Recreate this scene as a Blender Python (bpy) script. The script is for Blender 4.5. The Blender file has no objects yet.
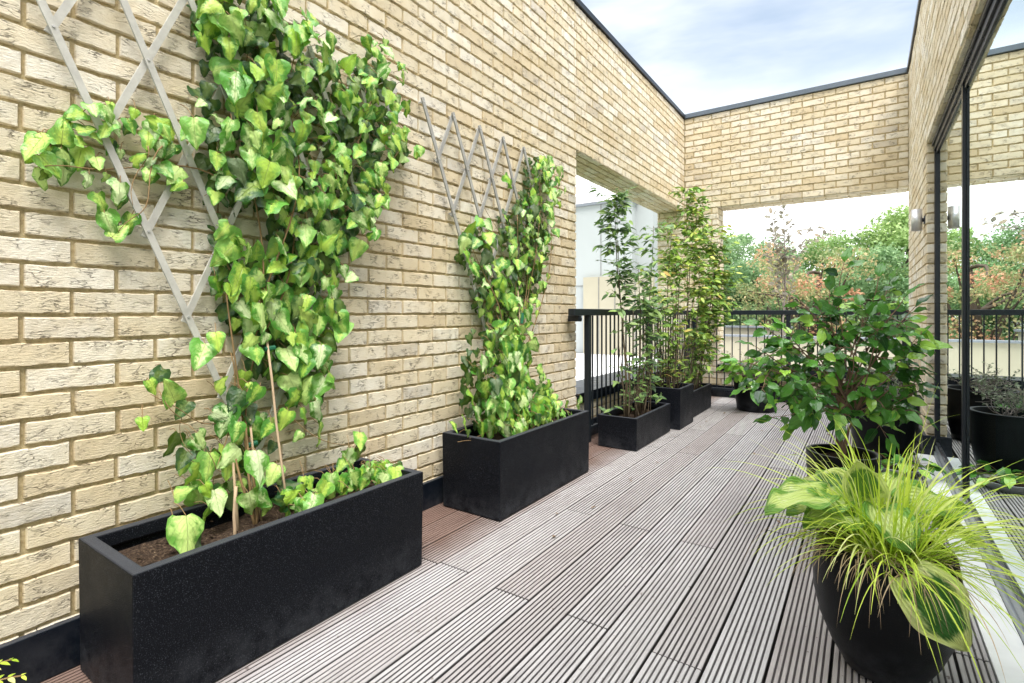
import bpy, math, random
import numpy as np
from mathutils import Vector, Matrix
R = math.radians
C = bpy.context.scene.collection
rng = np.random.default_rng(7); random.seed(7)

# ------------------------------------------------------------------ nodes
class NT:
    def __init__(s, name):
        s.m = bpy.data.materials.new(name); s.m.use_nodes = True
        s.t = s.m.node_tree; s.t.nodes.clear()
        s.out = s.n('ShaderNodeOutputMaterial')
    def n(s, ty, **kw):
        nd = s.t.nodes.new(ty)
        for k, v in kw.items(): setattr(nd, k, v)
        return nd
    def l(s, a, b): s.t.links.new(a, b)
    def put(s, sock, v):
        if isinstance(v, bpy.types.NodeSocket): s.l(v, sock)
        elif isinstance(v, tuple) and len(v) == 3 and sock.type == 'RGBA': sock.default_value = (*v, 1)
        else: sock.default_value = v
    def attr(s, name='rnd'):
        a = s.n('ShaderNodeAttribute', attribute_name=name); sp = s.n('ShaderNodeSeparateColor')
        s.l(a.outputs['Color'], sp.inputs[0]); return sp.outputs
    def uv(s): return s.n('ShaderNodeUVMap', uv_map='UVMap').outputs[0]
    def obj(s): return s.n('ShaderNodeTexCoord').outputs['Object']
    def sep(s, v):
        a = s.n('ShaderNodeSeparateXYZ'); s.put(a.inputs[0], v); return a.outputs
    def comb(s, x=0., y=0., z=0.):
        a = s.n('ShaderNodeCombineXYZ')
        for i, v in enumerate((x, y, z)): s.put(a.inputs[i], v)
        return a.outputs[0]
    def vm(s, op, a, b):
        x = s.n('ShaderNodeVectorMath', operation=op); s.put(x.inputs[0], a); s.put(x.inputs[1], b); return x.outputs[0]
    def noise(s, vec, scale=5., detail=3., rough=.5, dist=0.):
        x = s.n('ShaderNodeTexNoise'); s.put(x.inputs['Vector'], vec)
        x.inputs['Scale'].default_value = scale; x.inputs['Detail'].default_value = detail
        x.inputs['Roughness'].default_value = rough; x.inputs['Distortion'].default_value = dist
        return x.outputs['Fac']
    def math(s, op, a, b=0., c=None, clamp=False):
        x = s.n('ShaderNodeMath', operation=op, use_clamp=clamp); s.put(x.inputs[0], a); s.put(x.inputs[1], b)
        if c is not None: s.put(x.inputs[2], c)
        return x.outputs[0]
    def ramp(s, f, stops, interp='LINEAR'):
        x = s.n('ShaderNodeValToRGB'); s.put(x.inputs[0], f); e = x.color_ramp.elements; x.color_ramp.interpolation = interp
        while len(e) < len(stops): e.new(.5)
        for i, (p, c) in enumerate(stops):
            e[i].position = p; e[i].color = (*c, 1) if isinstance(c, tuple) else (c, c, c, 1)
        return x.outputs[0]
    def mix(s, f, a, b, bt='MIX'):
        x = s.n('ShaderNodeMix', data_type='RGBA', blend_type=bt); s.put(x.inputs[0], f); s.put(x.inputs[6], a); s.put(x.inputs[7], b); return x.outputs[2]
    def bump(s, h, dist=.002, strength=1., normal=None):
        x = s.n('ShaderNodeBump'); s.put(x.inputs['Height'], h); x.inputs['Distance'].default_value = dist
        x.inputs['Strength'].default_value = strength
        if normal is not None: s.l(normal, x.inputs['Normal'])
        return x.outputs[0]
    def bsdf(s, color, rough=.6, normal=None, metallic=0., spec=.5, coat=0.):
        x = s.n('ShaderNodeBsdfPrincipled'); s.put(x.inputs['Base Color'], color); s.put(x.inputs['Roughness'], rough)
        x.inputs['Metallic'].default_value = metallic; x.inputs['Specular IOR Level'].default_value = spec
        x.inputs['Coat Weight'].default_value = coat
        if normal is not None: s.l(normal, x.inputs['Normal'])
        return x
    def done(s, sh): s.l(sh, s.out.inputs[0]); return s.m

def leaf_finish(t, col, rough=.4, trans=.3, tcol=None, normal=None, spec=.5):
    b = t.bsdf(col, rough, normal, spec=spec)
    tr = t.n('ShaderNodeBsdfTranslucent'); t.put(tr.inputs[0], tcol if tcol is not None else col)
    mx = t.n('ShaderNodeMixShader'); mx.inputs[0].default_value = trans
    t.l(b.outputs[0], mx.inputs[1]); t.l(tr.outputs[0], mx.inputs[2])
    return t.done(mx.outputs[0])

# ---- materials
def m_brick():
    t = NT('buff_brick'); a = t.attr(); uv = t.uv()
    off = t.comb(t.math('MULTIPLY', a[0], 37.), t.math('MULTIPLY', a[1], 53.), 0.)
    p = t.vm('ADD', uv, off)
    st = t.vm('MULTIPLY', p, (1., 3.8, 1.))
    big = t.noise(uv, 1.1, 3, .6)
    fine = t.noise(p, 160, 4, .7)
    # creases of a hand-moulded brick: thin broken lines, stretched along the brick
    warp = t.noise(st, 34, 4, .6)
    q = t.vm('ADD', st, t.comb(t.math('MULTIPLY', warp, .014), t.math('MULTIPLY', warp, .034), 0.))
    cr = t.noise(q, 21, 2, .5, .3)
    line = t.math('ABSOLUTE', t.math('SUBTRACT', cr, .5))
    crease = t.ramp(line, [(0., 1.), (.012, .8), (.030, 0.)])
    mask = t.ramp(t.noise(p, 17, 2, .5), [(.48, 0.), (.66, 1.)])
    crease = t.math('MULTIPLY', crease, mask)
    base = t.ramp(a[0], [(0., (.65, .55, .39)), (.2, (.73, .65, .49)), (.6, (.80, .74, .61)), (.85, (.85, .81, .71)), (1., (.78, .74, .66))])
    base = t.mix(t.ramp(a[2], [(.975, 0.), (.985, .6)]), base, (.50, .48, .46))
    blot = t.noise(p, 11, 3, .6)
    base = t.mix(t.math('MULTIPLY', t.ramp(blot, [(.42, 0.), (.68, 1.)]), .35), base, (.60, .48, .29))
    base = t.mix(t.ramp(big, [(.38, .0), (.7, .5)]), base, (.64, .50, .29), 'MIX')
    base = t.mix(t.math('MULTIPLY', t.ramp(fine, [(.3, 1.), (.42, 0.)]), .4), base, (.40, .32, .20))
    ed = t.attr('edge')[0]
    base = t.mix(t.math('MULTIPLY', ed, .5), base, (.56, .44, .24))
    base = t.mix(t.math('MULTIPLY', crease, .66), base, (.085, .06, .035))
    h = t.math('ADD', t.math('MULTIPLY', t.noise(st, 55, 4, .65), .8), t.math('MULTIPLY', fine, .35))
    h = t.math('SUBTRACT', h, t.math('MULTIPLY', crease, 1.6))
    return t.done(t.bsdf(base, .92, t.bump(h, .0042, 1.), spec=.2).outputs[0])
def m_mortar():
    t = NT('mortar'); o = t.obj()
    c = t.ramp(t.noise(o, 90, 4, .7), [(.3, (.36, .28, .15)), (.7, (.60, .50, .31))])
    return t.done(t.bsdf(c, .95, t.bump(t.noise(o, 260, 3, .7), .002), spec=.15).outputs[0])
def m_dark(name, col, rough=.4, sp=0., bump=.0006, coat=0., metallic=0., spec=.5):
    t = NT(name); o = t.obj()
    n1 = t.noise(o, 3.2, 4, .65); n2 = t.noise(o, 330, 2, .6)
    c = t.mix(t.math('MULTIPLY', t.ramp(n1, [(.45, 0.), (.75, 1.)]), .35), col, tuple(x * 1.6 + .002 for x in col))
    if sp: c = t.mix(t.ramp(n2, [(.60, 0.), (.68, sp)]), c, (.20, .22, .26))
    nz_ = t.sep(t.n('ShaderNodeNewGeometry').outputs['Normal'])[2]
    c = t.mix(t.ramp(nz_, [(.85, 0.), (.97, .75)]), c, t.mix(n2, (.03, .035, .045), (.085, .09, .105)))  # upward faces lightened: sky sheen painted into the colour
    r = t.ramp(n1, [(.3, max(0, rough - .1)), (.7, rough + .14)])
    # dust and dried splashes towards the foot
    z = t.sep(t.n('ShaderNodeNewGeometry').outputs['Position'])[2]
    low = t.math('MULTIPLY', t.ramp(z, [(0., .5), (.16, .0)]), t.ramp(t.noise(o, 14, 4, .7), [(.38, 0.), (.66, 1.)]))
    c = t.mix(low, c, (.075, .08, .092))
    b = t.bsdf(c, r, t.bump(t.noise(o, 300, 3, .7), bump), spec=spec, coat=coat, metallic=metallic)
    return t.done(b.outputs[0])
def m_deck():
    t = NT('weathered_decking'); a = t.attr(); o = t.obj()
    st = t.vm('MULTIPLY', t.vm('ADD', o, t.comb(0., t.math('MULTIPLY', a[0], 31.), 0.)), (26., 1.1, 1.))
    g = t.noise(st, 3.2, 5, .7)
    c = t.ramp(g, [(.28, (.25, .23, .225)), (.5, (.43, .412, .412)), (.75, (.59, .575, .58))])
    c = t.mix(t.math('MULTIPLY', a[1], .35), c, (.55, .55, .58))
    c = t.mix(t.math('MULTIPLY', a[2], .55), c, (.30, .25, .24))
    x = t.sep(o)[0]
    pn = t.noise(o, 2.2, 4, .6)
    near = t.ramp(t.math('ADD', x, t.math('MULTIPLY', pn, .35)), [(0., 1.), (.5, 0.)])
    # sheltered strip beside the wall keeps its brown
    sh = t.n('ShaderNodeMapRange'); t.put(sh.inputs[0], t.math('ADD', x, t.math('MULTIPLY', pn, .3)))
    sh.inputs[1].default_value = -1.60; sh.inputs[2].default_value = -1.36; sh.inputs[3].default_value = .85; sh.inputs[4].default_value = 0.
    c = t.mix(sh.outputs[0], c, t.mix(g, (.07, .035, .025), (.24, .13, .09)))
    st2 = t.ramp(t.noise(o, 1.3, 4, .6), [(.5, 0.), (.72, .28)])
    c = t.mix(st2, c, (.22, .19, .18))
    dots = t.ramp(t.noise(o, 42, 2, .5), [(.70, 0.), (.74, .8)])
    c = t.mix(dots, c, (.14, .11, .10))
    # darker towards the groove bottoms
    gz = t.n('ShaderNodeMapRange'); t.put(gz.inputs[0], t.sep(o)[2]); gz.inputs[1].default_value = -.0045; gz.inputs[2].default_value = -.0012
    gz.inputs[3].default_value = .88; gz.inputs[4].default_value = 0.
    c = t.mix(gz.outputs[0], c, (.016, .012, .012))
    return t.done(t.bsdf(c, .8, t.bump(t.noise(st, 9, 4, .7), .0016), spec=.25).outputs[0])
def m_plain(name, col, rough=.6, var=.15, scale=6., bump=0., metallic=0., spec=.5):
    t = NT(name); o = t.obj(); n = t.noise(o, scale, 4, .65)
    c = t.mix(t.ramp(n, [(.3, 0.), (.7, 1.)]), tuple(x * (1 - var) for x in col), tuple(min(1, x * (1 + var)) for x in col))
    nm = t.bump(t.noise(o, scale * 14, 3, .6), bump) if bump else None
    return t.done(t.bsdf(c, rough, nm, metallic=metallic, spec=spec).outputs[0])
def m_soil():
    t = NT('soil'); o = t.obj(); n = t.noise(o, 120, 4, .7)
    c = t.ramp(n, [(.3, (.012, .008, .006)), (.5, (.05, .032, .022)), (.66, (.13, .09, .06)), (.72, (.32, .25, .18))])
    return t.done(t.bsdf(c, .95, t.bump(n, .01), spec=.2).outputs[0])
def m_ivy():
    t = NT('variegated_ivy_leaf'); a = t.attr(); u = t.sep(t.uv()); uv = t.uv()
    au = t.math('ABSOLUTE', t.math('SUBTRACT', u[0], .5))           # 0 midrib .. .5 edge
    p = t.vm('ADD', t.vm('MULTIPLY', uv, (1., 1.3, 1.)), t.comb(t.math('MULTIPLY', a[0], 17.), t.math('MULTIPLY', a[1], 29.), 0.))
    n = t.noise(p, 3.4, 3, .6, 1.2)
    d = t.math('ADD', t.math('MULTIPLY', au, 1.7), t.math('MULTIPLY', t.math('SUBTRACT', n, .5), 1.5))
    d = t.math('ADD', d, t.math('MULTIPLY', t.math('SUBTRACT', a[1], .5), .55))
    g = t.ramp(a[0], [(0., (.030, .16, .022)), (.5, (.11, .36, .045)), (1., (.27, .56, .11))])
    y = t.ramp(a[2], [(0., (.40, .66, .07)), (.35, (.60, .82, .14)), (.7, (.64, .86, .28)), (1., (.78, .92, .54))])
    c = t.mix(t.ramp(d, [(.18, 0.), (.62, 1.)]), y, g)
    # veins
    w = t.math('ABSOLUTE', t.math('SINE', t.math('MULTIPLY', t.math('SUBTRACT', u[1], t.math('MULTIPLY', au, .9)), 21.)))
    vein = t.math('MAXIMUM', t.ramp(w, [(0., 1.), (.10, 0.)]), t.ramp(au, [(0., 1.), (.018, 0.)]))
    c = t.mix(t.math('MULTIPLY', vein, .45), c, (.66, .76, .34))
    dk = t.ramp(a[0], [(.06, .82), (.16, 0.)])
    c = t.mix(dk, c, (.007, .040, .014))  # darkest leaves; on inner layers this green paints in the shade
    nm = t.bump(t.math('ADD', t.math('MULTIPLY', vein, -.7), n), .003)
    return leaf_finish(t, c, .38, .26, t.mix(.5, c, (.42, .68, .06)), nm)
def m_leaf(name, dark, light, rough=.35, trans=.2, third=None):
    t = NT(name); a = t.attr(); uv = t.uv(); u = t.sep(uv)
    au = t.math('ABSOLUTE', t.math('SUBTRACT', u[0], .5))
    c = t.mix(a[0], dark, light)
    if third: c = t.mix(t.ramp(a[2], [(.80, 0.), (.92, 1.)]), c, third)
    w = t.math('ABSOLUTE', t.math('SINE', t.math('MULTIPLY', t.math('SUBTRACT', u[1], t.math('MULTIPLY', au, .8)), 26.)))
    vein = t.math('MAXIMUM', t.ramp(w, [(0., .6), (.10, 0.)]), t.ramp(au, [(0., 1.), (.03, 0.)]))
    c = t.mix(t.math('MULTIPLY', vein, .35), c, tuple(min(1, x * 1.7 + .05) for x in light))
    return leaf_finish(t, c, rough, trans, t.mix(.5, c, light), t.bump(vein, .0015))
def m_hosta():
    t = NT('hosta_leaf'); a = t.attr(); uv = t.uv(); u = t.sep(uv)
    au = t.math('ABSOLUTE', t.math('SUBTRACT', u[0], .5))
    p = t.vm('ADD', t.vm('MULTIPLY', uv, (1., .7, 1.)), t.comb(t.math('MULTIPLY', a[0], 17.), 0., 0.))
    n = t.noise(p, 6., 4, .65, .8)
    ends = t.math('ABSOLUTE', t.math('SUBTRACT', u[1], .47))
    e = t.math('ADD', t.math('MAXIMUM', au, ends), t.math('MULTIPLY', t.math('SUBTRACT', n, .5), .34))
    green = t.mix(t.noise(p, 9, 3, .6), (.012, .085, .018), (.05, .20, .03))
    lime = t.mix(t.noise(p, 5, 3, .6), (.50, .68, .10), (.72, .82, .34))
    lime = t.mix(t.ramp(n, [(.5, 0.), (.7, .7)]), lime, (.80, .85, .55))
    edge = t.ramp(e, [(.30, 0.), (.37, 1.)])
    c1 = t.mix(edge, green, t.mix(.55, lime, (.84, .86, .34)))            # dark heart, cream rim
    inv = t.mix(edge, lime, (.16, .36, .05))                             # lime leaf
    c = t.mix(t.ramp(a[1], [(.45, 0.), (.5, 1.)]), c1, inv)
    rib = t.math('ABSOLUTE', t.math('SINE', t.math('MULTIPLY', au, 44.)))
    c = t.mix(t.math('MULTIPLY', t.ramp(rib, [(0., 1.), (.2, 0.)]), .25), c, (.05, .15, .03))
    return leaf_finish(t, c, .42, .25, t.mix(.5, c, (.5, .7, .1)), t.bump(rib, .003))
def m_blade():
    t = NT('grass_blade'); a = t.attr(); v = t.sep(t.uv())
    c = t.mix(a[0], (.34, .54, .03), (.74, .86, .12))
    c = t.mix(t.ramp(a[2], [(.8, 0.), (.9, 1.)]), c, (.74, .80, .30))
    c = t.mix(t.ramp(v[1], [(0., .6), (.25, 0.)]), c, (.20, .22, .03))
    return leaf_finish(t, c, .42, .32, c)
def m_simple_leaf(name, cols, trans=.25, rough=.5):
    t = NT(name); a = t.attr()
    c = t.ramp(a[0], cols)
    c = t.mix(t.math('MULTIPLY', a[1], .18), c, tuple(min(1., x * 1.5) for x in cols[-2 if len(cols) > 2 else -1][1]))
    return leaf_finish(t, c, rough, trans, c)
def m_bark(name, c0, c1):
    t = NT(name); o = t.obj(); n = t.noise(t.vm('MULTIPLY', o, (1., 1., .25)), 60, 4, .7)
    return t.done(t.bsdf(t.mix(n, c0, c1), .85, t.bump(n, .003), spec=.25).outputs[0])
def m_glass():
    t = NT('window_glass'); lw = t.n('ShaderNodeFresnel'); lw.inputs[0].default_value = 2.1
    f = t.math('MULTIPLY_ADD', lw.outputs[0], 1.3, .34, clamp=True)
    tr = t.n('ShaderNodeBsdfTransparent'); tr.inputs[0].default_value = (.62, .74, .70, 1)
    gl = t.n('ShaderNodeBsdfGlossy'); gl.inputs[0].default_value = (.90, .97, .95, 1); gl.inputs['Roughness'].default_value = 0.
    mx = t.n('ShaderNodeMixShader'); t.l(f, mx.inputs[0]); t.l(tr.outputs[0], mx.inputs[1]); t.l(gl.outputs[0], mx.inputs[2])
    return t.done(mx.outputs[0])

BRICK, MORTAR = m_brick(), m_mortar()
FRAME = m_dark('anthracite_frame', (.009, .012, .018), .32, spec=.35)
COPING = m_dark('grey_coping', (.10, .125, .155), .45)
SKIRT = m_dark('navy_skirting', (.004, .007, .013), .30, spec=.35)
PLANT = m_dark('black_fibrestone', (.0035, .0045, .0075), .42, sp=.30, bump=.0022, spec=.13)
POTM = m_dark('black_pot', (.0035, .004, .005), .36, sp=.03, spec=.14)
RAILM = m_dark('charcoal_steel', (.010, .015, .021), .40, spec=.35)
DECK = m_deck()
SOIL = m_soil()
SLAT = m_plain('pale_slat', (.52, .51, .47), .5, .18, 14, .0008)
STEEL = m_plain('brushed_steel', (.66, .66, .67), .38, .06, 30, metallic=.55)
SILL = m_plain('pale_threshold', (.82, .84, .84), .5, .08, 5, .0006)
FRAME_SHEEN = m_plain('frame_sky_sheen', (.30, .33, .36), .35, .08, 9, metallic=.4)  # grey paints the sky's reflection into the bottom frame's colour
IVY = m_ivy()
CAML = m_leaf('camellia_leaf', (.009, .05, .016), (.13, .37, .05), .16, .16, third=(.42, .72, .10))
NAND = m_simple_leaf('cane_leaf', [(0., (.04, .12, .02)), (.5, (.13, .30, .04)), (.8, (.34, .50, .08)), (.93, (.50, .56, .12)), (1., (.58, .36, .12))], .3)
HOSTA, BLADE = m_hosta(), m_blade()
STRAW = m_simple_leaf('dry_straw', [(0., (.22, .14, .07)), (1., (.62, .47, .30))], .15)
STEM = m_bark('green_brown_stem', (.16, .10, .045), (.36, .24, .12))
CANE = m_bark('dark_cane', (.06, .045, .03), (.20, .155, .10))
TRUNK = m_bark('bark', (.05, .04, .03), (.16, .12, .09))
TWIG = m_bark('grey_twig', (.16, .13, .12), (.38, .33, .31))
GLASS = m_glass()

# ------------------------------------------------------------------ mesh builder
class MB:
    def __init__(s): s.v = []; s.f = []; s.uv = []; s.r = []; s.e = []; s.mi = []; s.n = 0
    def add(s, V, F, UV=None, rnd=None, edge=None, mi=0):
        V = np.asarray(V, float).reshape(-1, 3); k = len(V)
        s.v.append(V); s.f += [tuple(i + s.n for i in f) for f in F]
        s.uv.append(np.zeros((k, 2)) if UV is None else np.asarray(UV, float))
        r = np.zeros((k, 3)) if rnd is None else np.broadcast_to(np.asarray(rnd, float), (k, 3)); s.r.append(r)
        s.e.append(np.zeros(k) if edge is None else np.asarray(edge, float)); s.mi += [mi] * len(F); s.n += k
    def box(s, x0, x1, y0, y1, z0, z1, mi=0, rnd=None):
        V = [(x, y, z) for x in (x0, x1) for y in (y0, y1) for z in (z0, z1)]
        s.add(V, [(0, 1, 3, 2), (4, 6, 7, 5), (0, 4, 5, 1), (2, 3, 7, 6), (0, 2, 6, 4), (1, 5, 7, 3)], rnd=rnd, mi=mi)
    def tube(s, pts, rad, sides=6, cap=True, rnd=None):
        pts = [Vector(p) for p in pts]; k = len(pts)
        if not hasattr(rad, '__len__'): rad = [rad] * k
        V = []; UV = []; ref = Vector((.31, .2, .93))
        for i, p in enumerate(pts):
            d = (pts[min(i + 1, k - 1)] - pts[max(i - 1, 0)])
            d = d.normalized() if d.length > 1e-9 else Vector((0, 0, 1))
            a = d.cross(ref)
            if a.length < .1: a = d.cross(Vector((1, 0, 0)))
            a.normalize(); b = d.cross(a)
            for j in range(sides):
                q = 2 * math.pi * j / sides
                V.append(p + (a * math.cos(q) + b * math.sin(q)) * rad[i]); UV.append((j / sides, i / max(1, k - 1)))
        F = [(i * sides + j, i * sides + (j + 1) % sides, (i + 1) * sides + (j + 1) % sides, (i + 1) * sides + j) for i in range(k - 1) for j in range(sides)]
        if cap: F += [tuple(range(sides))[::-1], tuple((k - 1) * sides + j for j in range(sides))]
        s.add([tuple(v) for v in V], F, UV, rnd)
    def lathe(s, prof, cx, cy, seg=48, close=False):
        V = []; n = len(prof)
        for (r, z) in prof:
            for j in range(seg):
                q = 2 * math.pi * j / seg; V.append((cx + r * math.cos(q), cy + r * math.sin(q), z))
        F = [(i * seg + j, i * seg + (j + 1) % seg, (i + 1) * seg + (j + 1) % seg, (i + 1) * seg + j) for i in range(n - 1) for j in range(seg)]
        s.add(V, F)
    def blades(s, tmpl, P, D, N, S, rnd=None):
        """place copies of a leaf template: P point, D tip direction, N normal, S size"""
        tv, tf, tu = tmpl; P, D, N = (np.asarray(q, float).reshape(-1, 3) for q in (P, D, N)); S = np.broadcast_to(np.asarray(S, float).reshape(-1, 1) if np.ndim(S) else float(S), (len(P), 1))
        D = D / (np.linalg.norm(D, axis=1, keepdims=True) + 1e-9)
        X = np.cross(D, N); X /= (np.linalg.norm(X, axis=1, keepdims=True) + 1e-9); Z = np.cross(X, D)
        k = len(tv); n = len(P)
        if n == 0: return
        V = P[:, None] + S[:, None] * (tv[None, :, 0:1] * X[:, None] + tv[None, :, 1:2] * D[:, None] + tv[None, :, 2:3] * Z[:, None])
        if rnd is None: rnd = rng.random((n, 3))
        base = s.n; s.v.append(V.reshape(-1, 3)); s.uv.append(np.tile(tu, (n, 1))); s.r.append(np.repeat(rnd, k, axis=0)); s.e.append(np.zeros(n * k))
        tfa = np.asarray(tf)
        s.f += [tuple(q) for q in (tfa[None] + (np.arange(n) * k)[:, None, None] + base).reshape(-1, tfa.shape[1]).tolist()]
        s.mi += [0] * (n * len(tf)); s.n += n * k
    def build(s, name, mats, parent=None, smooth=False, bevel=0., auto=False):
        me = bpy.data.meshes.new(name); V = np.concatenate(s.v)
        me.from_pydata(V, [], s.f)
        for m in (mats if isinstance(mats, (list, tuple)) else [mats]): me.materials.append(m)
        uv = me.uv_layers.new(name='UVMap'); U = np.concatenate(s.uv)
        li = np.empty(len(me.loops), dtype=np.int32); me.loops.foreach_get('vertex_index', li)
        uv.data.foreach_set('uv', U[li].ravel().astype(np.float32))
        ca = me.color_attributes.new('rnd', 'FLOAT_COLOR', 'POINT'); RR = np.ones((len(V), 4)); RR[:, :3] = np.concatenate(s.r)
        ca.data.foreach_set('color', RR.ravel().astype(np.float32))
        E = np.concatenate(s.e)
        if E.any():
            ce = me.color_attributes.new('edge', 'FLOAT_COLOR', 'POINT'); EE = np.ones((len(V), 4)); EE[:, 0] = EE[:, 1] = EE[:, 2] = E
            ce.data.foreach_set('color', EE.ravel().astype(np.float32))
        if len(set(s.mi)) > 1: me.polygons.foreach_set('material_index', np.array(s.mi, dtype=np.int32))
        if smooth: me.polygons.foreach_set('use_smooth', np.ones(len(me.polygons), dtype=bool))
        me.update(); o = bpy.data.objects.new(name, me); C.objects.link(o)
        if parent is not None: o.parent = parent; o.matrix_parent_inverse = Matrix.Translation(-Vector(parent.location))
        if bevel:
            b = o.modifiers.new('bevel', 'BEVEL'); b.width = bevel; b.segments = 2; b.limit_method = 'ANGLE'; b.angle_limit = R(40)
        return o

def tag(o, label, cat=None, group=None, kind=None):
    if label: o['label'] = label
    if cat: o['category'] = cat
    if group: o['group'] = group
    if kind: o['kind'] = kind
    return o
def thing(name, label, cat, loc=(0, 0, 0), group=None):
    o = bpy.data.objects.new(name, None); C.objects.link(o); o.location = loc; o.empty_display_size = .1
    return tag(o, label, cat, group)
def cp(src, parent, dloc=(0, 0, 0)):
    o = src.copy(); C.objects.link(o); o.parent = parent; o.matrix_parent_inverse = src.matrix_parent_inverse.copy(); o.location = Vector(src.location) + Vector(dloc); return o

# ------------------------------------------------------------------ brick faces
PITCH, COURSE, MORT = .234, .078125, .0085
def brick_face(mb, O, U, V, N, u0, u1, v0, v1, phase=0., depth=.0095):
    O, U, V, N = map(np.array, (O, U, V, N)); O = O.astype(float); c0 = int(math.floor(v0 / COURSE + .01)); k = c0
    flip = np.dot(np.cross(U, V), N) < 0
    while k * COURSE < v1 - .02:
        a, b = max(v0, k * COURSE + MORT / 2), min(v1, (k + 1) * COURSE - MORT / 2)
        off = phase + (PITCH / 2 if k % 2 else 0) + (random.random() - .5) * .006
        i = int(math.floor((u0 - off) / PITCH))
        while off + i * PITCH < u1:
            c = max(u0, off + i * PITCH + MORT / 2 + (random.random() - .5) * .003); d = min(u1, off + (i + 1) * PITCH - MORT / 2 + (random.random() - .5) * .003); i += 1
            if d - c < .02 or b - a < .02: continue
            nx = max(2, int((d - c) / .02)); xs = np.concatenate([[c], np.linspace(c + .004, d - .004, nx), [d]])
            ys = np.array([a, a + .0045, (a + b) / 2, b - .0045, b])
            j1, j2 = (random.random() - .5) * .003, (random.random() - .5) * .0025
            r = (random.random(), random.random(), random.random())
            W = len(xs); H = len(ys); P = []; UVs = []; ED = []
            tilt = (random.random() - .5) * .002
            for yi, y in enumerate(ys):
                for xi, x in enumerate(xs):
                    edge = xi in (0, W - 1) or yi in (0, H - 1)
                    wob = (random.random() - .5) * .0050
                    dd = (-.003 if edge else depth + j1 + tilt * (yi - 2) + (random.random() - .5) * .0012)
                    yy = y + (wob if yi in (0, 1, H - 2, H - 1) else 0) + j2 * (x - c) / .2
                    P.append(O + U * x + V * yy + N * dd); UVs.append((x, yy)); ED.append(1. if edge else 0.)
            F = []
            for yi in range(H - 1):
                for xi in range(W - 1):
                    q = (yi * W + xi, yi * W + xi + 1, (yi + 1) * W + xi + 1, (yi + 1) * W + xi)
                    F.append(q[::-1] if flip else q)
            mb.add(P, F, UVs, r, ED, mi=0)
        k += 1

TOP = 3.75; LX = -2.055; FY = 7.2; RX = .39
X3, Y3, Z3 = (1, 0, 0), (0, 1, 0), (0, 0, 1)
# left wall
lw = thing('brick_wall', 'long buff brick wall with two trellises and a square opening beyond them', 'wall', (-2.25, 2, 0))
mb = MB(); d = .008
mb.box(-2.43, LX - d, -3, 3.99 - d, -3.4, TOP - .002, 1); mb.box(-2.43, LX - d, 3.99 - d, FY + .0, -3.4, .372, 1); mb.box(-2.43, LX - d, 3.99 - d, FY, 2.5 + d, TOP - .002, 1)
brick_face(mb, (LX - d, 0, 0), Y3, Z3, X3, -3, 3.99, 0, TOP, .10)
brick_face(mb, (LX - d, 0, 0), Y3, Z3, X3, 3.99, FY, 0, .375, .10)
brick_face(mb, (LX - d, 0, 0), Y3, Z3, X3, 3.99, FY - .004, 2.5, TOP, .10)
brick_face(mb, (0, 3.99 - d, 0), X3, Z3, Y3, -2.43, LX, .41, 2.5, .05)
brick_face(mb, (-2.43, 0, 2.5 + d), Y3, X3, (0, 0, -1), 3.99, FY, 0, .375, .10)
mb.build('brickwork', [BRICK, MORTAR], lw)
mb = MB(); mb.box(-2.47, LX + .022, -3, FY - .024, TOP, TOP + .05); mb.build('coping', FRAME, lw, bevel=.004)  # near-black coping finish puts its shade into the colour
mb = MB(); mb.box(LX + .002, LX + .028, -3, FY - .03, 0, .15); mb.build('skirting', SKIRT, lw, bevel=.004)
mb = MB(); mb.box(-2.46, LX + .02, 3.995, FY - .002, .375, .405); mb.box(LX + .003, LX + .02, 3.995, FY - .03, .318, .3748); mb.build('sill_cap', SKIRT, lw, bevel=.003)
# far wall
fw = thing('brick_wall', 'buff brick end wall with a wide opening above a low parapet', 'wall', (-.6, 7.4, 0))
mb = MB()
mb.box(-2.43, -1.62 - d, FY + d, 7.55, -3.4, TOP - .002, 1); mb.box(-1.62 - d, RX + .4, FY + d, 7.55, -3.4, .388, 1); mb.box(-1.62 - d, RX + .36, FY + d, 7.55, 2.5 + d, TOP - .002, 1)
NY = (0, -1, 0)
brick_face(mb, (0, FY + d, 0), X3, Z3, NY, -2.43, LX + .0, .41, 2.5, .06)
brick_face(mb, (0, FY + d, 0), X3, Z3, NY, LX, -1.62, 0, 2.5, .06)
brick_face(mb, (0, FY + d, 0), X3, Z3, NY, LX, RX - .004, 2.5, TOP, .06)
brick_face(mb, (0, FY + d, 0), X3, Z3, NY, -1.62, RX - .004, 0, .39, .06)
brick_face(mb, (-1.62 - d, 0, 0), Y3, Z3, X3, FY + .002, 7.55, .42, 2.5, .04)
brick_face(mb, (0, FY + .004, 2.5 + d), X3, Y3, (0, 0, -1), -1.62, RX, 0, .34, .06)
mb.build('brickwork', [BRICK, MORTAR], fw)
mb = MB(); mb.box(-2.47, RX + .0, FY - .022, 7.59, TOP + .002, TOP + .062); mb.build('coping', COPING, fw, bevel=.004)
mb = MB(); mb.box(LX + .03, RX - .03, FY - .028, FY - .002, 0, .15); mb.build('skirting', SKIRT, fw, bevel=.004)
mb = MB(); mb.box(-1.618, RX - .002, FY - .02, 7.58, .392, .422); mb.box(-1.618, RX - .002, FY - .02, FY - .003, .34, .3918); mb.build('sill_cap', SKIRT, fw, bevel=.003)
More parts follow.
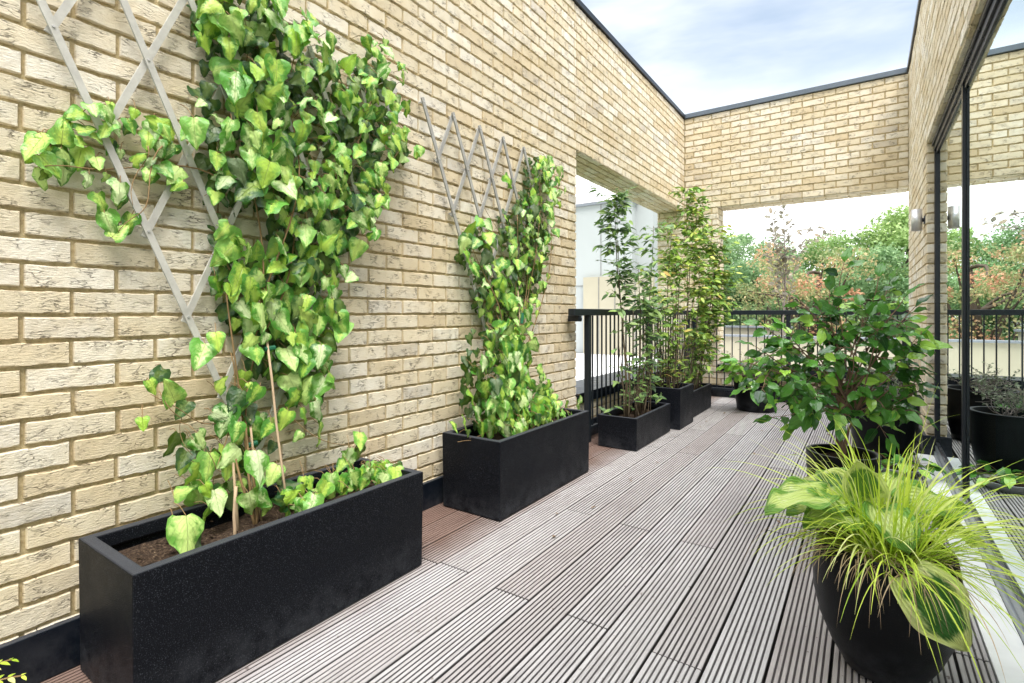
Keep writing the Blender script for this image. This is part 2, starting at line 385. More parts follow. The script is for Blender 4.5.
# right wall
rw = thing('brick_wall', 'buff brick wall running over the glass door and down beside it', 'wall', (.6, 5, 0))
JY, HZ = 5.165, 2.421875
mb = MB()
mb.box(RX + d, .79, JY + d, FY + .0, -3.4, TOP - .002, 1); mb.box(RX + d, .79, -3, JY + d, HZ + d, TOP - .002, 1)
NX = (-1, 0, 0)
brick_face(mb, (RX + d, 0, 0), Y3, Z3, NX, JY, FY, 0, TOP, .02)
brick_face(mb, (RX + d, 0, 0), Y3, Z3, NX, -3, JY, HZ, TOP, .02)
brick_face(mb, (0, JY + d, 0), X3, Z3, NY, RX, RX + .1, .0, HZ, .14)
brick_face(mb, (RX, 0, HZ + d), Y3, X3, (0, 0, -1), -3, JY, 0, .1, .02)
mb.build('brickwork', [BRICK, MORTAR], rw)
mb = MB(); mb.box(RX - .02, .83, -3, FY - .024, TOP + .001, TOP + .05); mb.build('coping', FRAME, rw, bevel=.004)
mb = MB(); mb.box(RX - .026, RX - .002, JY - .002, FY - .03, 0, .15); mb.box(RX - .026, RX + .05, JY - .028, JY - .003, 0, .15); mb.build('skirting', SKIRT, rw, bevel=.003)

# ------------------------------------------------------------------ glass door
gd = thing('sliding_glass_door', 'tall sliding glass door in dark metal frame mirroring the terrace', 'door', (.46, 2, 0))
GX = .452
mb = MB(); mb.box(.432, .52, -3, JY - .004, HZ - .07, HZ - .003); mb.box(.42, .431, -3, JY - .004, HZ - .032, HZ - .004)
mb.box(.436, .52, JY - .056, JY - .004, .085, HZ - .0705); mb.build('frame', FRAME, gd, bevel=.002)
mb = MB(); mb.box(.432, .52, -3, JY - .004, 0, .035); mb.box(.440, .50, -3, JY - .004, .0352, .082); mb.build('floor_track', FRAME_SHEEN, gd, bevel=.003)
for (a, b) in ((3.79, JY - .056), (.93, 3.73), (-2.9, .87)):
    mb = MB(); mb.box(.438, .470, b if b < JY - .1 else b - .0, b + (.03 if b < 5 else .0001), .083, HZ - .071) if b < 5 else None
    s_ = MB(); s_.box(.444, .4515, a, b, HZ - .10, HZ - .0705); s_.box(.444, .4515, a, b, .0825, .11)
    if b < 5: s_.box(.437, .4515, b + .008, b + .05, .0825, HZ - .0705)
    sa = s_.build('sash', FRAME, gd, bevel=.0015)
    g = MB(); g.add([(GX, a, .083), (GX, b + .06, .083), (GX, b + .06, HZ - .071), (GX, a, HZ - .071)], [(0, 3, 2, 1)])
    go = g.build('glass', GLASS, sa)
th_ = MB(); th_.box(.327, .431, -3, JY - .03, -.03, .004)
tag(th_.build('door_threshold', SILL, None, bevel=.003), 'pale metal threshold strip between the decking and the glass door', 'threshold')

# dim room behind the glass
rm = thing('room_interior', 'dim plain room behind the sliding glass door', 'room', (2.5, 1, 0))
WALLP = m_plain('interior_paint', (.30, .42, .42), .8, .05, 2); FLOORP = m_plain('interior_floor', (.10, .10, .095), .5, .15, 3)
mb = MB(); mb.box(.53, 4.5, -3, 5.6, -.08, -.002); mb.build('floor', FLOORP, rm)
mb = MB(); mb.box(.80, 4.5, -3, 5.6, 2.55, 2.65); mb.build('ceiling', WALLP, rm)
mb = MB(); mb.box(4.5, 4.6, -3, 5.6, -.1, 2.65); mb.box(.80, 4.5, 5.3, 5.6, -.001, 2.549); mb.build('wall', WALLP, rm)

# ------------------------------------------------------------------ deck
mb = MB(); BW = .1627; g0 = -1.066 - 6 * BW
joint = {2: 1.70, 3: 1.715, 5: 1.68, 7: 1.68, 9: 1.65, 4: 2.58, 6: 2.56, 8: 2.53, 10: 2.9, 11: 1.2, 12: 2.5, 13: 1.9, 0: 3.1, 1: 2.4, 14: 2.2}
for k in range(0, 15):
    x0 = g0 + k * BW + .0040; x1 = min(x0 + BW - .0080, .322)
    if x1 - x0 < .01: continue
    j = joint[k]; cuts = sorted([j + n * 2.45 - 2.45 * 3 for n in range(8)]); cuts = [c for c in cuts if -3 < c < 7.05]; cuts = [-3.] + cuts + [7.19]
    xs, zs = [x0], [-.006]; xs.append(x0 + .0004); zs.append(-.0012)
    nr = 9; rp = (BW - .0080) / nr
    for r_ in range(nr):
        a = x0 + r_ * rp; a0 = a + (.0015 if r_ == 0 else .0031); a1 = a + rp - (.0015 if r_ == nr - 1 else .0031)
        xs += [a0, a0 + .0014, a1 - .0014, a1]; zs += [-.0012, 0, 0, -.0012]
        if r_ < nr - 1: xs += [a1 + .0008, a + rp + .0023]; zs += [-.0052, -.0052]
    xs += [x1 if x1 < x0 + BW - .012 else x0 + BW - .0080] * 2; zs += [-.006, -.022]
    xs = [x0] + xs; zs = [-.022] + zs
    xs = [min(x, x1) for x in xs]
    for a, b in zip(cuts[:-1], cuts[1:]):
        a += .0034; b -= .0034; dz = (random.random() - .5) * .0024; r = (random.random(), random.random(), random.random() ** 1.5)
        ny = max(2, int((b - a) / .5)); ys = np.linspace(a, b, ny); n = len(xs); V = []
        for y in ys:
            for x, z in zip(xs, zs): V.append((x, y, z + dz))
        F = [(i * n + q, i * n + q + 1, (i + 1) * n + q + 1, (i + 1) * n + q) for i in range(ny - 1) for q in range(n - 1)]
        F += [tuple(range(n))[::-1], tuple((ny - 1) * n + q for q in range(n))]
        mb.add(V, F, rnd=r)
tag(mb.build('decking', DECK), 'grooved weathered grey timber decking boards', kind='structure')
mb = MB(); mb.box(LX, .53, -3, 7.2, -.5, -.026)
tag(mb.build('terrace_slab', m_plain('slab', (.010, .009, .008), .9)), 'dark slab below the decking', kind='structure')

# ------------------------------------------------------------------ railings
def railing(name, label, axis, fixed, a, b, posts, loc, bracket=None):
    t = thing(name, label, 'railing', loc, 'dark steel railings')
    def bx(mb, u0, u1, w, z0, z1):
        if axis == 'y': mb.box(fixed - w, fixed + w, u0, u1, z0, z1)
        else: mb.box(u0, u1, fixed - w, fixed + w, z0, z1)
    m = MB(); bx(m, a, b, .030, 1.078, 1.135); m.build('top_rail', RAILM, t, bevel=.004)
    m = MB(); bx(m, posts[0] + .024, posts[-1] - .024, .014, .095, .125); m.build('bottom_rail', RAILM, t, bevel=.003)
    first = None
    for p in posts:
        if first is None:
            m = MB(); bx(m, p - .024, p + .024, .024, .0, 1.0778); first = m.build('post', RAILM, t, bevel=.003); p0 = p
        else:
            dl = p - p0; cp(first, t, (0, dl, 0) if axis == 'y' else (dl, 0, 0))
    fb = None; x = posts[0] + .095
    while x < posts[-1] - .05:
        if min(abs(x - p) for p in posts) > .045:
            if fb is None:
                m = MB(); bx(m, x - .006, x + .006, .006, .1252, 1.0778); fb = m.build('baluster', RAILM, t); b0 = x
            else: cp(fb, t, (0, x - b0, 0) if axis == 'y' else (x - b0, 0, 0))
        x += .095
    if bracket:
        m = MB(); m.box(-2.045, -1.94, bracket - .0, bracket + .05, 1.03, 1.0775); m.tube([(-1.938, bracket + .025, 1.052), (-1.93, bracket + .025, 1.052)], .012, 10); m.build('wall_bracket', RAILM, t, bevel=.003)
    return t
railing('railing', 'dark steel railing across the opening in the long trellis wall', 'y', -1.965, 3.73, 7.08, [4.03, 5.55, 7.05], (-1.965, 5.4, 0), bracket=3.82)
railing('railing', 'dark steel railing across the wide opening of the end wall', 'x', 7.125, -1.93, .385, [-1.90, -.78, .35], (-.8, 7.125, 0))

# ------------------------------------------------------------------ wall lamp
wl = thing('wall_lamp', 'brushed steel up and down cylinder lamp on the right wall', 'lamp', (.345, 5.29, 1.85))
mb = MB(); prof = [(.001, 1.772), (.030, 1.772), (.031, 1.764), (.036, 1.762), (.036, 1.932), (.031, 1.930), (.030, 1.922), (.001, 1.922)]
mb.lathe(prof, .338, 5.29, 32); o = mb.build('lamp_body', STEEL, wl, smooth=True)
mb = MB(); mb.tube([(.372, 5.29, 1.845), (.384, 5.29, 1.845)], .016, 16); mb.box(.382, .389, 5.25, 5.33, 1.815, 1.875); mb.build('wall_mount', FRAME, wl)

# ------------------------------------------------------------------ planters and pots
def soil_mesh(parent, x0, x1, y0, y1, z, amp=.012, rad=None):
    mb = MB(); nx, ny = 18, 30; V = []
    for i in range(nx + 1):
        for j in range(ny + 1):
            x, y = x0 + (x1 - x0) * i / nx, y0 + (y1 - y0) * j / ny
            V.append((x, y, z + random.random() * amp + amp * math.sin(x * 17) * math.cos(y * 13)))
    F = [(i * (ny + 1) + j, (i + 1) * (ny + 1) + j, (i + 1) * (ny + 1) + j + 1, i * (ny + 1) + j + 1) for i in range(nx) for j in range(ny)]
    if rad:
        cx, cy = (x0 + x1) / 2, (y0 + y1) / 2
        F = [f for f in F if all(math.hypot(V[q][0] - cx, V[q][1] - cy) < rad * 1.12 for q in f)]
        V = [((cx + (x - cx) * min(1, rad / max(1e-6, math.hypot(x - cx, y - cy)))), (cy + (y - cy) * min(1, rad / max(1e-6, math.hypot(x - cx, y - cy)))), zz) for x, y, zz in V]
    mb.add(V, F)
    for _ in range(60):                                                 # bark chips
        if rad: q, s_ = random.random() * 6.3, rad * .85 * math.sqrt(random.random()); px, py = cx + s_ * math.cos(q), cy + s_ * math.sin(q)
        else: px, py = random.uniform(x0, x1), random.uniform(y0, y1)
        a = random.random() * 3; l, w = random.uniform(.006, .018), random.uniform(.003, .008); c_, s_ = math.cos(a), math.sin(a); h = z + amp * 1.2 + random.random() * .008
        mb.add([(px + c_ * l, py + s_ * l, h), (px - s_ * w, py + c_ * w, h + .004), (px - c_ * l, py - s_ * l, h), (px + s_ * w, py - c_ * w, h - .002)], [(0, 1, 2, 3)])
    return mb.build('soil', SOIL, parent)
def trough(label, x0, x1, y0, y1, h, lip=.036, taper=.004, group='black rectangular planters along the left side'):
    t = thing('rectangular_planter', label, 'planter', ((x0 + x1) / 2, (y0 + y1) / 2, 0), group)
    mb = MB(); z0 = .004
    def ring(ins, z): return [(x0 + ins, y0 + ins, z), (x1 - ins, y0 + ins, z), (x1 - ins, y1 - ins, z), (x0 + ins, y1 - ins, z)]
    V = ring(taper, z0) + ring(0, h) + ring(lip, h) + ring(lip + .002, h - .045) + ring(lip - .012 + .0, h - .05) + ring(lip - .010, h - .14)
    F = [(0, 3, 2, 1)] + [(a * 4 + i, a * 4 + (i + 1) % 4, a * 4 + 4 + (i + 1) % 4, a * 4 + 4 + i) for a in range(5) for i in range(4)]
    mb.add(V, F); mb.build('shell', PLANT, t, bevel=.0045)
    soil_mesh(t, x0 + lip - .008, x1 - lip + .008, y0 + lip - .008, y1 - lip + .008, h - .085)
    return t
def pot(name, label, cx, cy, prof, soilz, soilr, group=None, mat=None):
    t = thing(name, label, 'pot', (cx, cy, 0), group); mb = MB()
    mb.lathe(prof, cx, cy, 64); mb.build('shell', mat or POTM, t, smooth=True)
    soil_mesh(t, cx - soilr, cx + soilr, cy - soilr, cy + soilr, soilz, .008, rad=soilr); return t
trough('long black trough planter nearest the camera, below the larger trellis', -1.998, -1.592, .565, 1.650, .410)
trough('long black trough planter below the smaller second trellis', -1.990, -1.585, 2.212, 3.280, .422)
trough('low black trough planter of bare canes at the near end of the railing', -1.835, -1.497, 3.945, 4.810, .262, .03)
trough('tall square black planter standing between two low troughs by the railing', -1.82, -1.435, 4.90, 5.36, .388, .03)
trough('low black trough planter in the corner behind the tall square one', -1.82, -1.492, 5.44, 6.33, .275, .03)
def pprof(rb, rt, h, th=.022, belly=0.):
    p = [(.001, .003), (rb * .9, .003), (rb, .010)]
    for i in range(1, 9):
        f = i / 8; p.append((rb + (rt - rb) * f + belly * math.sin(math.pi * f), .01 + (h - .02) * f))
    p += [(rt + .003, h - .004), (rt, h), (rt - th, h), (rt - th - .003, h - .006), (rt - th - .004, h - .12)]
    return p
pot('round_pot', 'round black tapered pot standing alone under the end wall railing', -1.03, 6.42, pprof(.20, .245, .37), .31, .215)
pot('round_pot', 'big round black pot close to the glass door behind the camellia', .105, 4.74, pprof(.165, .215, .44, belly=.012), .38, .185)
pot('round_pot', 'large round black pot against the right brick wall at the back', .09, 5.95, pprof(.19, .245, .45, belly=.012), .39, .215)
pot('small_pot', 'small straight black pot of clippings beside the camellia', .005, 5.17, pprof(.088, .098, .24, .008), .215, .088)
pot('camellia_pot', 'round black pot holding the camellia', -.096, 3.02, pprof(.115, .155, .42, .016, belly=.012), .37, .135)
BC = (.045, 1.97)
pot('bowl_pot', 'black egg-shaped pot of grass and hosta in the foreground', *BC, [(.001, .002), (.085, .002), (.105, .010), (.142, .075), (.172, .15), (.187, .22), (.190, .28), (.184, .34), (.177, .385), (.173, .392), (.166, .39), (.160, .37), (.160, .30)], .345, .157)
pot('shallow_tray', 'shallow pale-rimmed tray of low dark leaves near the threshold', .175, 4.42, [(.001, .003), (.10, .003), (.125, .045), (.135, .052), (.128, .054), (.118, .04), (.1, .02)], .03, .11, mat=m_plain('grey_tray', (.4, .42, .43), .5))

# ------------------------------------------------------------------ leaf templates
def leaf_t(kind, nu=4, nv=6, fold=.25, curl=.25, wav=.0, seed=0):
    V = []; U = []; F = []; rs = random.Random(seed)
    for j in range(nv + 1):
        v = j / nv
        for i in range(nu + 1):
            u = 2 * i / nu - 1
            if kind == 'ivy':
                w = .43 * (math.sin(math.pi * min(1, v * .98 + .02) ** .60)) ** .75 * (1 - .25 * v) if 0 < v < 1 else 0.
                w *= 1 + .10 * math.sin(v * 9)
                y = v - (.16 * abs(u) ** 1.5 * max(0, 1 - v * 2.6))
            elif kind == 'hosta':
                w = .44 * (math.sin(math.pi * v ** .68)) ** .72 if 0 < v < 1 else 0.; y = v - (.20 * abs(u) ** 1.3 * max(0, 1 - v * 2.4))
            elif kind == 'lance':
                w = .20 * (math.sin(math.pi * v ** .8)) ** .85 if 0 < v < 1 else 0.; y = v
            else:
                w = .27 * (math.sin(math.pi * v ** .85)) ** .75 if 0 < v < 1 else 0.; y = v
            if v == 0 and kind in ('ivy', 'hosta'): w = .24; y = -.10 * abs(u) ** 1.2 + .02
            z = fold * abs(u) * w - curl * v * v * (.6 if kind != 'lance' else .5) - .12 * (abs(u) ** 2) * w + wav * math.sin(v * 11 + u * 4 + seed) * abs(u) * .08
            V.append((u * w, y, z)); U.append((i / nu, v))
    for j in range(nv):
        for i in range(nu):
            a = j * (nu + 1) + i; F.append((a, a + 1, a + nu + 2, a + nu + 1))
    return (np.array(V), F, np.array(U))
T_IVY = [leaf_t('ivy', 6, 8, .10, .30, 1., 1), leaf_t('ivy', 6, 8, -.14, .50, 1.2, 2), leaf_t('ivy', 6, 8, .30, .15, .8, 3), leaf_t('ivy', 6, 8, -.05, .65, 1.4, 5)]
T_ELL = [leaf_t('ell', 4, 6, .35, .25, .6, 1), leaf_t('ell', 4, 6, .2, .5, .8, 2)]
T_LAN = [leaf_t('lance', 2, 4, .3, .4, 0, 1)]
T_HOS = [leaf_t('hosta', 14, 16, .30, .40, .9, 1), leaf_t('hosta', 14, 16, .22, .30, .8, 4)]
T_TINY = (np.array([(0, 0, 0), (.3, .45, .05), (0, 1, -.1), (-.3, .45, .05)]), [(0, 1, 2, 3)], np.array([(.5, 0), (1, .5), (.5, 1), (0, .5)]))

def unit(v): v = np.asarray(v, float); return v / (np.linalg.norm(v, axis=-1, keepdims=True) + 1e-9)
def scatter(mb, T, P, D, N, S, rnd=None):
    P, D, N = map(np.asarray, (P, D, N)); S = np.asarray(S); k = rng.integers(0, len(T), len(P))
    for q in range(len(T)):
        m = k == q
        if m.any(): mb.blades(T[q], P[m], D[m], N[m], S[m], None if rnd is None else np.asarray(rnd)[m])
def inpoly(y, z, poly):
    c = False; n = len(poly); j = n - 1
    for i in range(n):
        a, b = poly[i], poly[j]
        if (a[1] > z) != (b[1] > z) and y < (b[0] - a[0]) * (z - a[1]) / (b[1] - a[1]) + a[0]: c = not c
        j = i
    return c
def sample(poly, n, mind, holes=()):
    ys = [p[0] for p in poly]; zs = [p[1] for p in poly]; out = []; tr = 0
    while len(out) < n and tr < n * 60:
        tr += 1; y, z = random.uniform(min(ys), max(ys)), random.uniform(min(zs), max(zs))
        if inpoly(y, z, poly) and not any(inpoly(y, z, h) for h in holes) and all((y - a) ** 2 + (z - b) ** 2 > mind ** 2 for a, b in out): out.append((y, z))
    return out
def curve(p0, p1, n=8, wob=.04, sag=0.):
    p0, p1 = Vector(p0), Vector(p1); ph = [random.random() * 6.3 for _ in range(3)]; am = [random.uniform(.4, 1) * wob for _ in range(3)]
    return [p0.lerp(p1, i / n) + Vector([am[k] * math.sin(ph[k] + i / n * 4.2) * math.sin(math.pi * i / n) for k in range(3)]) + Vector((0, 0, sag * math.sin(math.pi * i / n))) for i in range(n + 1)]

# ------------------------------------------------------------------ trellises
def trellis(label, y0, n, ztop, sp=.256, sl=.445, mat=SLAT):
    t = thing('trellis', label, 'trellis', (-2.02, y0 + sp * (n - 1) / 2, ztop - 1), 'diamond trellises on the brick wall'); w = .0098
    yl, yr = y0, y0 + sp * (n - 1); ya = (yl + yr) / 2; za = ztop - (ya - yl) / sl
    def slat(ya_, za_, yb_, zb_, x0, x1, ext=.02):
        d_ = Vector((0, yb_ - ya_, zb_ - za_)).normalized(); a = Vector((0, ya_, za_)) - d_ * ext; b = Vector((0, yb_, zb_)) + d_ * ext
        s_ = Vector((0, -d_.z, d_.y)) * w; V = []
        for x in (x0, x1):
            for q in (a - s_, a + s_, b + s_, b - s_): V.append((x, q.y, q.z))
        m = MB(); m.add(V, [(0, 1, 2, 3)[::-1], (4, 5, 6, 7), (0, 1, 5, 4)[::-1], (1, 2, 6, 5)[::-1], (2, 3, 7, 6)[::-1], (3, 0, 4, 7)[::-1]])
        return m.build('slat', mat, t, bevel=.0012)
    SR, SL = {}, {}
    for k in range(n):
        y = y0 + sp * k
        z1 = ztop - (yr - y) / (2 * sl)                                  # where it meets the right edge
        if k < n - 1: SR[k] = slat(y, ztop, y + (ztop - z1) * sl, z1, -2.018, -2.010)
        z2 = ztop - (y - yl) / (2 * sl)
        if k > 0: SL[k] = slat(y, ztop, y - (ztop - z2) * sl, z2, -2.028, -2.0205)
    src = None
    for k in range(n):
        for j in range(k, n):                                            # down-right from k meets down-left from j
            yy = (y0 + sp * k + y0 + sp * j) / 2; zz = ztop - (j - k) * sp / (2 * sl)
            if src is None:
                m = MB(); m.tube([(-2.010, yy, zz), (-2.007, yy, zz)], .0042, 8); m.tube([(-2.050, yy, zz), (-2.0285, yy, zz)], .0060, 8); src = m.build('rivet', STEEL, SR.get(k) or SL[j]); s0_ = (yy, zz)
            else: cp(src, SR.get(k) or SL[j], (0, yy - s0_[0], zz - s0_[1]))
trellis('larger pale slat trellis, nearest the camera, half hidden by ivy', .385, 7, 2.25, .25, .4296)
trellis('smaller pale diamond trellis further along the wall above the second trough', 2.086, 6, 2.265, .2555, mat=m_plain('grey_slat', (.36, .355, .34), .5, .2, 14, .0008))

# ------------------------------------------------------------------ ivy
I1_BODY = [(0.937, 2.393), (1.154, 2.515), (1.276, 2.374), (1.447, 2.255), (1.583, 2.217), (1.654, 2.387), (1.798, 2.323), (1.845, 2.086), (1.971, 1.965), (1.865, 1.861), (1.733, 1.682), (1.715, 1.58), (1.612, 1.446), (1.555, 1.3), (1.473, 1.159), (1.5, 1.022), (1.411, 0.937), (1.447, 0.823), (1.371, 0.743), (1.254, 0.737), (1.154, 0.872), (1.065, 0.976), (1.009, 1.111), (0.972, 1.204), (0.937, 1.287), (0.961, 1.389), (0.919, 1.511), (0.972, 1.613), (0.886, 1.684), (0.837, 1.741), (0.902, 1.85), (0.937, 1.972), (0.902, 2.121)]
I1_HOLE = [(0.972, 1.502), (1.154, 1.493), (1.166, 1.394), (1.046, 1.349)]
I1_ARM = [(0.423, 1.521), (0.523, 1.695), (0.648, 1.798), (0.76, 1.786), (0.853, 1.763), (0.869, 1.537), (0.76, 1.55), (0.661, 1.625), (0.634, 1.571), (0.675, 1.499), (0.716, 1.391), (0.661, 1.335), (0.608, 1.329), (0.608, 1.455), (0.523, 1.454), (0.523, 1.515), (0.444, 1.477)]
I1_LOW = [(0.709, 0.745), (0.728, 0.863), (0.772, 0.842), (0.864, 0.666), (0.881, 0.955), (0.914, 1.006), (1.02, 0.635), (1.085, 0.678), (1.02, 0.462), (1.116, 0.653), (1.178, 0.681), (0.966, 0.538), (1.001, 0.784), (1.058, 0.795), (1.244, 0.75), (1.289, 0.683), (1.336, 0.696), (1.462, 0.48), (1.543, 0.529), (1.36, 0.587), (1.571, 0.469), (0.864, 0.546), (0.881, 0.491), (0.914, 0.446), (0.948, 0.614), (0.983, 0.678)]
I1_POT = [(0.773, 0.409), (0.797, 0.352), (0.875, 0.407), (1.4, 0.372), (1.451, 0.388), (1.504, 0.395), (1.191, 0.411), (1.234, 0.426), (1.279, 0.394), (1.326, 0.413), (1.618, 0.38), (1.678, 0.351), (1.56, 0.412), (1.108, 0.405), (1.069, 0.38), (1.149, 0.449), (1.425, 0.446), (1.477, 0.467), (1.05, 0.422), (1.35, 0.353)]
I2_A = [(3.032, 1.926), (3.162, 2.202), (3.374, 2.277), (3.542, 2.178), (3.48, 1.971), (3.404, 1.654), (3.301, 1.345), (3.096, 1.05), (2.932, 0.95), (2.735, 1.022), (2.791, 1.186), (2.849, 1.388), (2.791, 1.583), (2.826, 1.787), (2.969, 1.776)]
I2_B = [(2.31, 1.468), (2.457, 1.678), (2.628, 1.64), (2.735, 1.511), (2.908, 1.256), (2.969, 0.983), (2.791, 0.921), (2.576, 1.056), (2.457, 1.179), (2.438, 1.33)]
I2_C = [(2.428, 1.029), (2.82, 0.989), (2.88, 0.821), (3.004, 0.607), (3.205, 0.512), (3.136, 0.345), (2.652, 0.352), (2.428, 0.406), (2.316, 0.571), (2.289, 0.718), (2.353, 0.885)]
I2_S = [(2.096, 0.501), (2.161, 0.517), (2.203, 0.444), (2.291, 0.467), (2.336, 0.441), (3.19, 0.483), (3.336, 0.427), (3.491, 0.442), (3.573, 0.354), (3.121, 0.423), (2.988, 0.478), (3.262, 0.366), (2.551, 1.895), (2.582, 1.883)]
class Ivy:
    def __init__(s, label, loc): s.t = thing('climbing_ivy', label, 'ivy', loc, 'ivies climbing the trellises'); s.L = MB(); s.S = MB()
    def leaves(s, pts, x0, x1, s0, s1, dark=0., petiole=True):
        n = len(pts); P = np.array([(random.uniform(x0, x1), y, z) for y, z in pts])
        D = np.stack([rng.uniform(-.05, .55, n), rng.normal(-.12, .42, n), -np.ones(n) * rng.uniform(.5, 1, n)], 1)
        D[:, 2] += (rng.random(n) < .12) * 1.1
        N = np.stack([rng.uniform(.7, 1.2, n), rng.normal(-.15, .45, n), rng.normal(.45, .3, n)], 1)
        S = s0 + (s1 - s0) * rng.random(n) ** 1.3; S *= np.where(rng.random(n) < .22, .62, 1.); rnd = rng.random((n, 3)); rnd[:, 1] -= .35 * (S < s0); rnd[:, 1] = np.clip(rnd[:, 1], 0, 1)
        if dark: rnd[:, 0] *= (1 - dark)  # inner leaves get their shade through a darker leaf colour
        D = unit(D); P2 = P - D * S[:, None] * .45
        scatter(s.L, T_IVY, P2, D, N, S, rnd)
        if petiole:
            for i in range(n):
                a = Vector(P2[i]); q = Vector((max(-2.035, a.x - random.uniform(.03, .07)), a.y + random.uniform(-.03, .03), a.z + random.uniform(-.02, .05)))
                s.S.tube([q, (q + a) / 2 + Vector((0, 0, .008)), a + Vector(D[i]) * .004], .0014, 4, False)
    def vine(s, p0, p1, r=.004, n=14, wob=.05, sag=0.):
        c = curve(p0, p1, n, wob, sag); s.S.tube(c, [r * (1 - .5 * i / n) for i in range(n + 1)], 6); return c
    def done(s): s.S.build('stem', STEM, s.t, smooth=True); s.L.build('foliage', IVY, s.t, smooth=True)
iv = Ivy('large climbing ivy on the trellis nearest the camera, spilling a sparse arm left', (-1.81, 1.05, .33))
iv.leaves(sample(I1_BODY, 420, .023, [I1_HOLE]), -2.03, -1.985, .05, .095, .95, False)     # inner layer, its shade painted as near-black leaf colour
body = sample(I1_BODY, 340, .031, [I1_HOLE])
up = [p for p in body if p[1] > 1.45 and p[0] > 1.25]; rest = [p for p in body if not (p[1] > 1.45 and p[0] > 1.25)]
iv.leaves(up, -1.99, -1.88, .05, .09, .1); iv.leaves(rest, -1.985, -1.90, .065, .12)
iv.leaves(random.sample(rest, min(45, len(rest))), -1.93, -1.88, .10, .135)
iv.leaves(random.sample(up, min(60, len(up))), -1.90, -1.85, .06, .095)
arm = sample(I1_ARM, 46, .028)
iv.leaves(arm, -2.015, -1.975, .050, .092); iv.leaves(random.sample(arm, 12), -2.025, -2.01, .04, .07, .8)
iv.leaves([(.475, 1.50), (.66, 1.70), (.80, 1.74)], -2.0, -1.98, .10, .12)
iv.leaves(I1_LOW, -1.92, -1.85, .065, .115); iv.leaves([(.80, .66), (.83, .60), (.9, .58), (1.06, .72), (1.1, .60), (.95, .46), (1.0, .40)], -1.95, -1.9, .06, .09, .9)
iv.leaves([(random.gauss(1.04, .11), random.uniform(.42, .98)) for _ in range(26)], -1.97, -1.86, .05, .115); iv.leaves([(random.gauss(1.04, .09), random.uniform(.38, .9)) for _ in range(26)], -2.0, -1.93, .05, .085, .85)
iv.leaves(I1_POT, -1.88, -1.76, .06, .11); iv.leaves([(.775, .405), (.98, .44), (1.02, .56)], -1.78, -1.74, .13, .15)
iv.leaves([(random.uniform(1.12, 1.64), random.uniform(.355, .43)) for _ in range(38)], -1.86, -1.68, .05, .095)
iv.leaves([(1.73 + random.uniform(-.04, .06), 2.38 + random.uniform(-.04, .06)) for _ in range(9)], -2.0, -1.95, .03, .05)
for q in ((1.02, .95), (1.12, 1.0), (1.08, .8), (1.0, 1.2)): iv.vine((-1.83, 1.03, .31), (-1.98, *q), .005)
for q in ((1.0, 1.7), (1.3, 2.2), (1.75, 2.3), (1.9, 1.95), (1.3, 1.6), (1.15, 2.4), (1.5, 1.8)): iv.vine((-1.98, 1.1, .95), (-2.0, *q), .004, 16, .08)
c = iv.vine((-1.99, .98, 1.60), (-1.98, .46, 1.52), .003, 14, .06, .05); iv.vine((-1.99, .8, 1.68), (-1.97, .66, 1.36), .0025, 10, .05); iv.vine((-1.99, .75, 1.66), (-1.97, .70, 1.45), .002, 8, .03)
iv.vine((-1.90, 1.0, .72), (-1.89, .72, .84), .0022, 14, .03, -.05); iv.vine((-1.90, .98, .70), (-1.88, .87, .66), .002, 12, .03, -.14); iv.vine((-1.88, .74, .85), (-1.88, .84, .62), .0018, 12, .05, -.02)
iv.vine((-1.9, 1.2, .7), (-1.86, 1.55, .48), .002, 10, .03, -.02); iv.vine((-1.80, 1.12, .32), (-1.80, 1.6, .36), .003, 10, .03)
st = MB()
for (a, b, r) in (((-1.80, 1.145, .33), (-1.93, 1.13, 1.02), .0045), ((-1.82, .965, .32), (-1.94, 1.0, .80), .0048), ((-1.84, 1.06, .32), (-1.92, 1.06, .70), .004), ((-1.78, .93, .31), (-1.80, .945, .50), .0055)): st.tube(curve(a, b, 4, .006), r, 8)
st.build('support_cane', m_bark('pale_cane', (.36, .25, .15), (.62, .48, .33)), iv.t, smooth=True)
tie = MB()
TIE = m_plain('green_tie', (.01, .12, .06), .5)
for z in (.60, .96): tie = MB(); tie.tube([(-1.925, 1.05 + (z - .6) * .2, z), (-1.925, 1.09 + (z - .6) * .2, z + .004)], .010, 8); tie.build('plant_tie', TIE, iv.t)
iv.done()
iv = Ivy('smaller climbing ivy on the second trellis, bushy where it leaves its trough', (-1.79, 2.7, .34))
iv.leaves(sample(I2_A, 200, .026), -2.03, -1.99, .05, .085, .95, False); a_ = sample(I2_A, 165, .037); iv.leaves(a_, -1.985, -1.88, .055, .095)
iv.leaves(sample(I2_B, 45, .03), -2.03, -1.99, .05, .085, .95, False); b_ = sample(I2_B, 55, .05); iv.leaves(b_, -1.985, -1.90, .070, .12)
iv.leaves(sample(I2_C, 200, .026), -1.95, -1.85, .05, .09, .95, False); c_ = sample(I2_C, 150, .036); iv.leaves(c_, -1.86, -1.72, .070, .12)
iv.leaves(I2_S, -1.85, -1.74, .06, .10); iv.leaves([(random.uniform(2.35, 3.2), random.uniform(.36, .46)) for _ in range(40)], -1.88, -1.66, .05, .085)
iv.leaves([(3.34 + random.uniform(-.06, .08), 2.22 + random.uniform(-.05, .06)) for _ in range(10)], -2.0, -1.94, .05, .07)
for q in ((2.5, 1.5), (2.7, 1.3), (2.9, 1.0), (3.1, 1.5), (3.3, 2.1), (3.45, 1.9), (3.0, 1.8)): iv.vine((-1.80, 2.72, .32), (-2.0, *q), .0045, 16, .08)
for q in (2.2, 2.1, 3.4, 3.5): iv.vine((-1.80, 2.75, .33), (-1.78, q, .42), .0025, 10, .03)
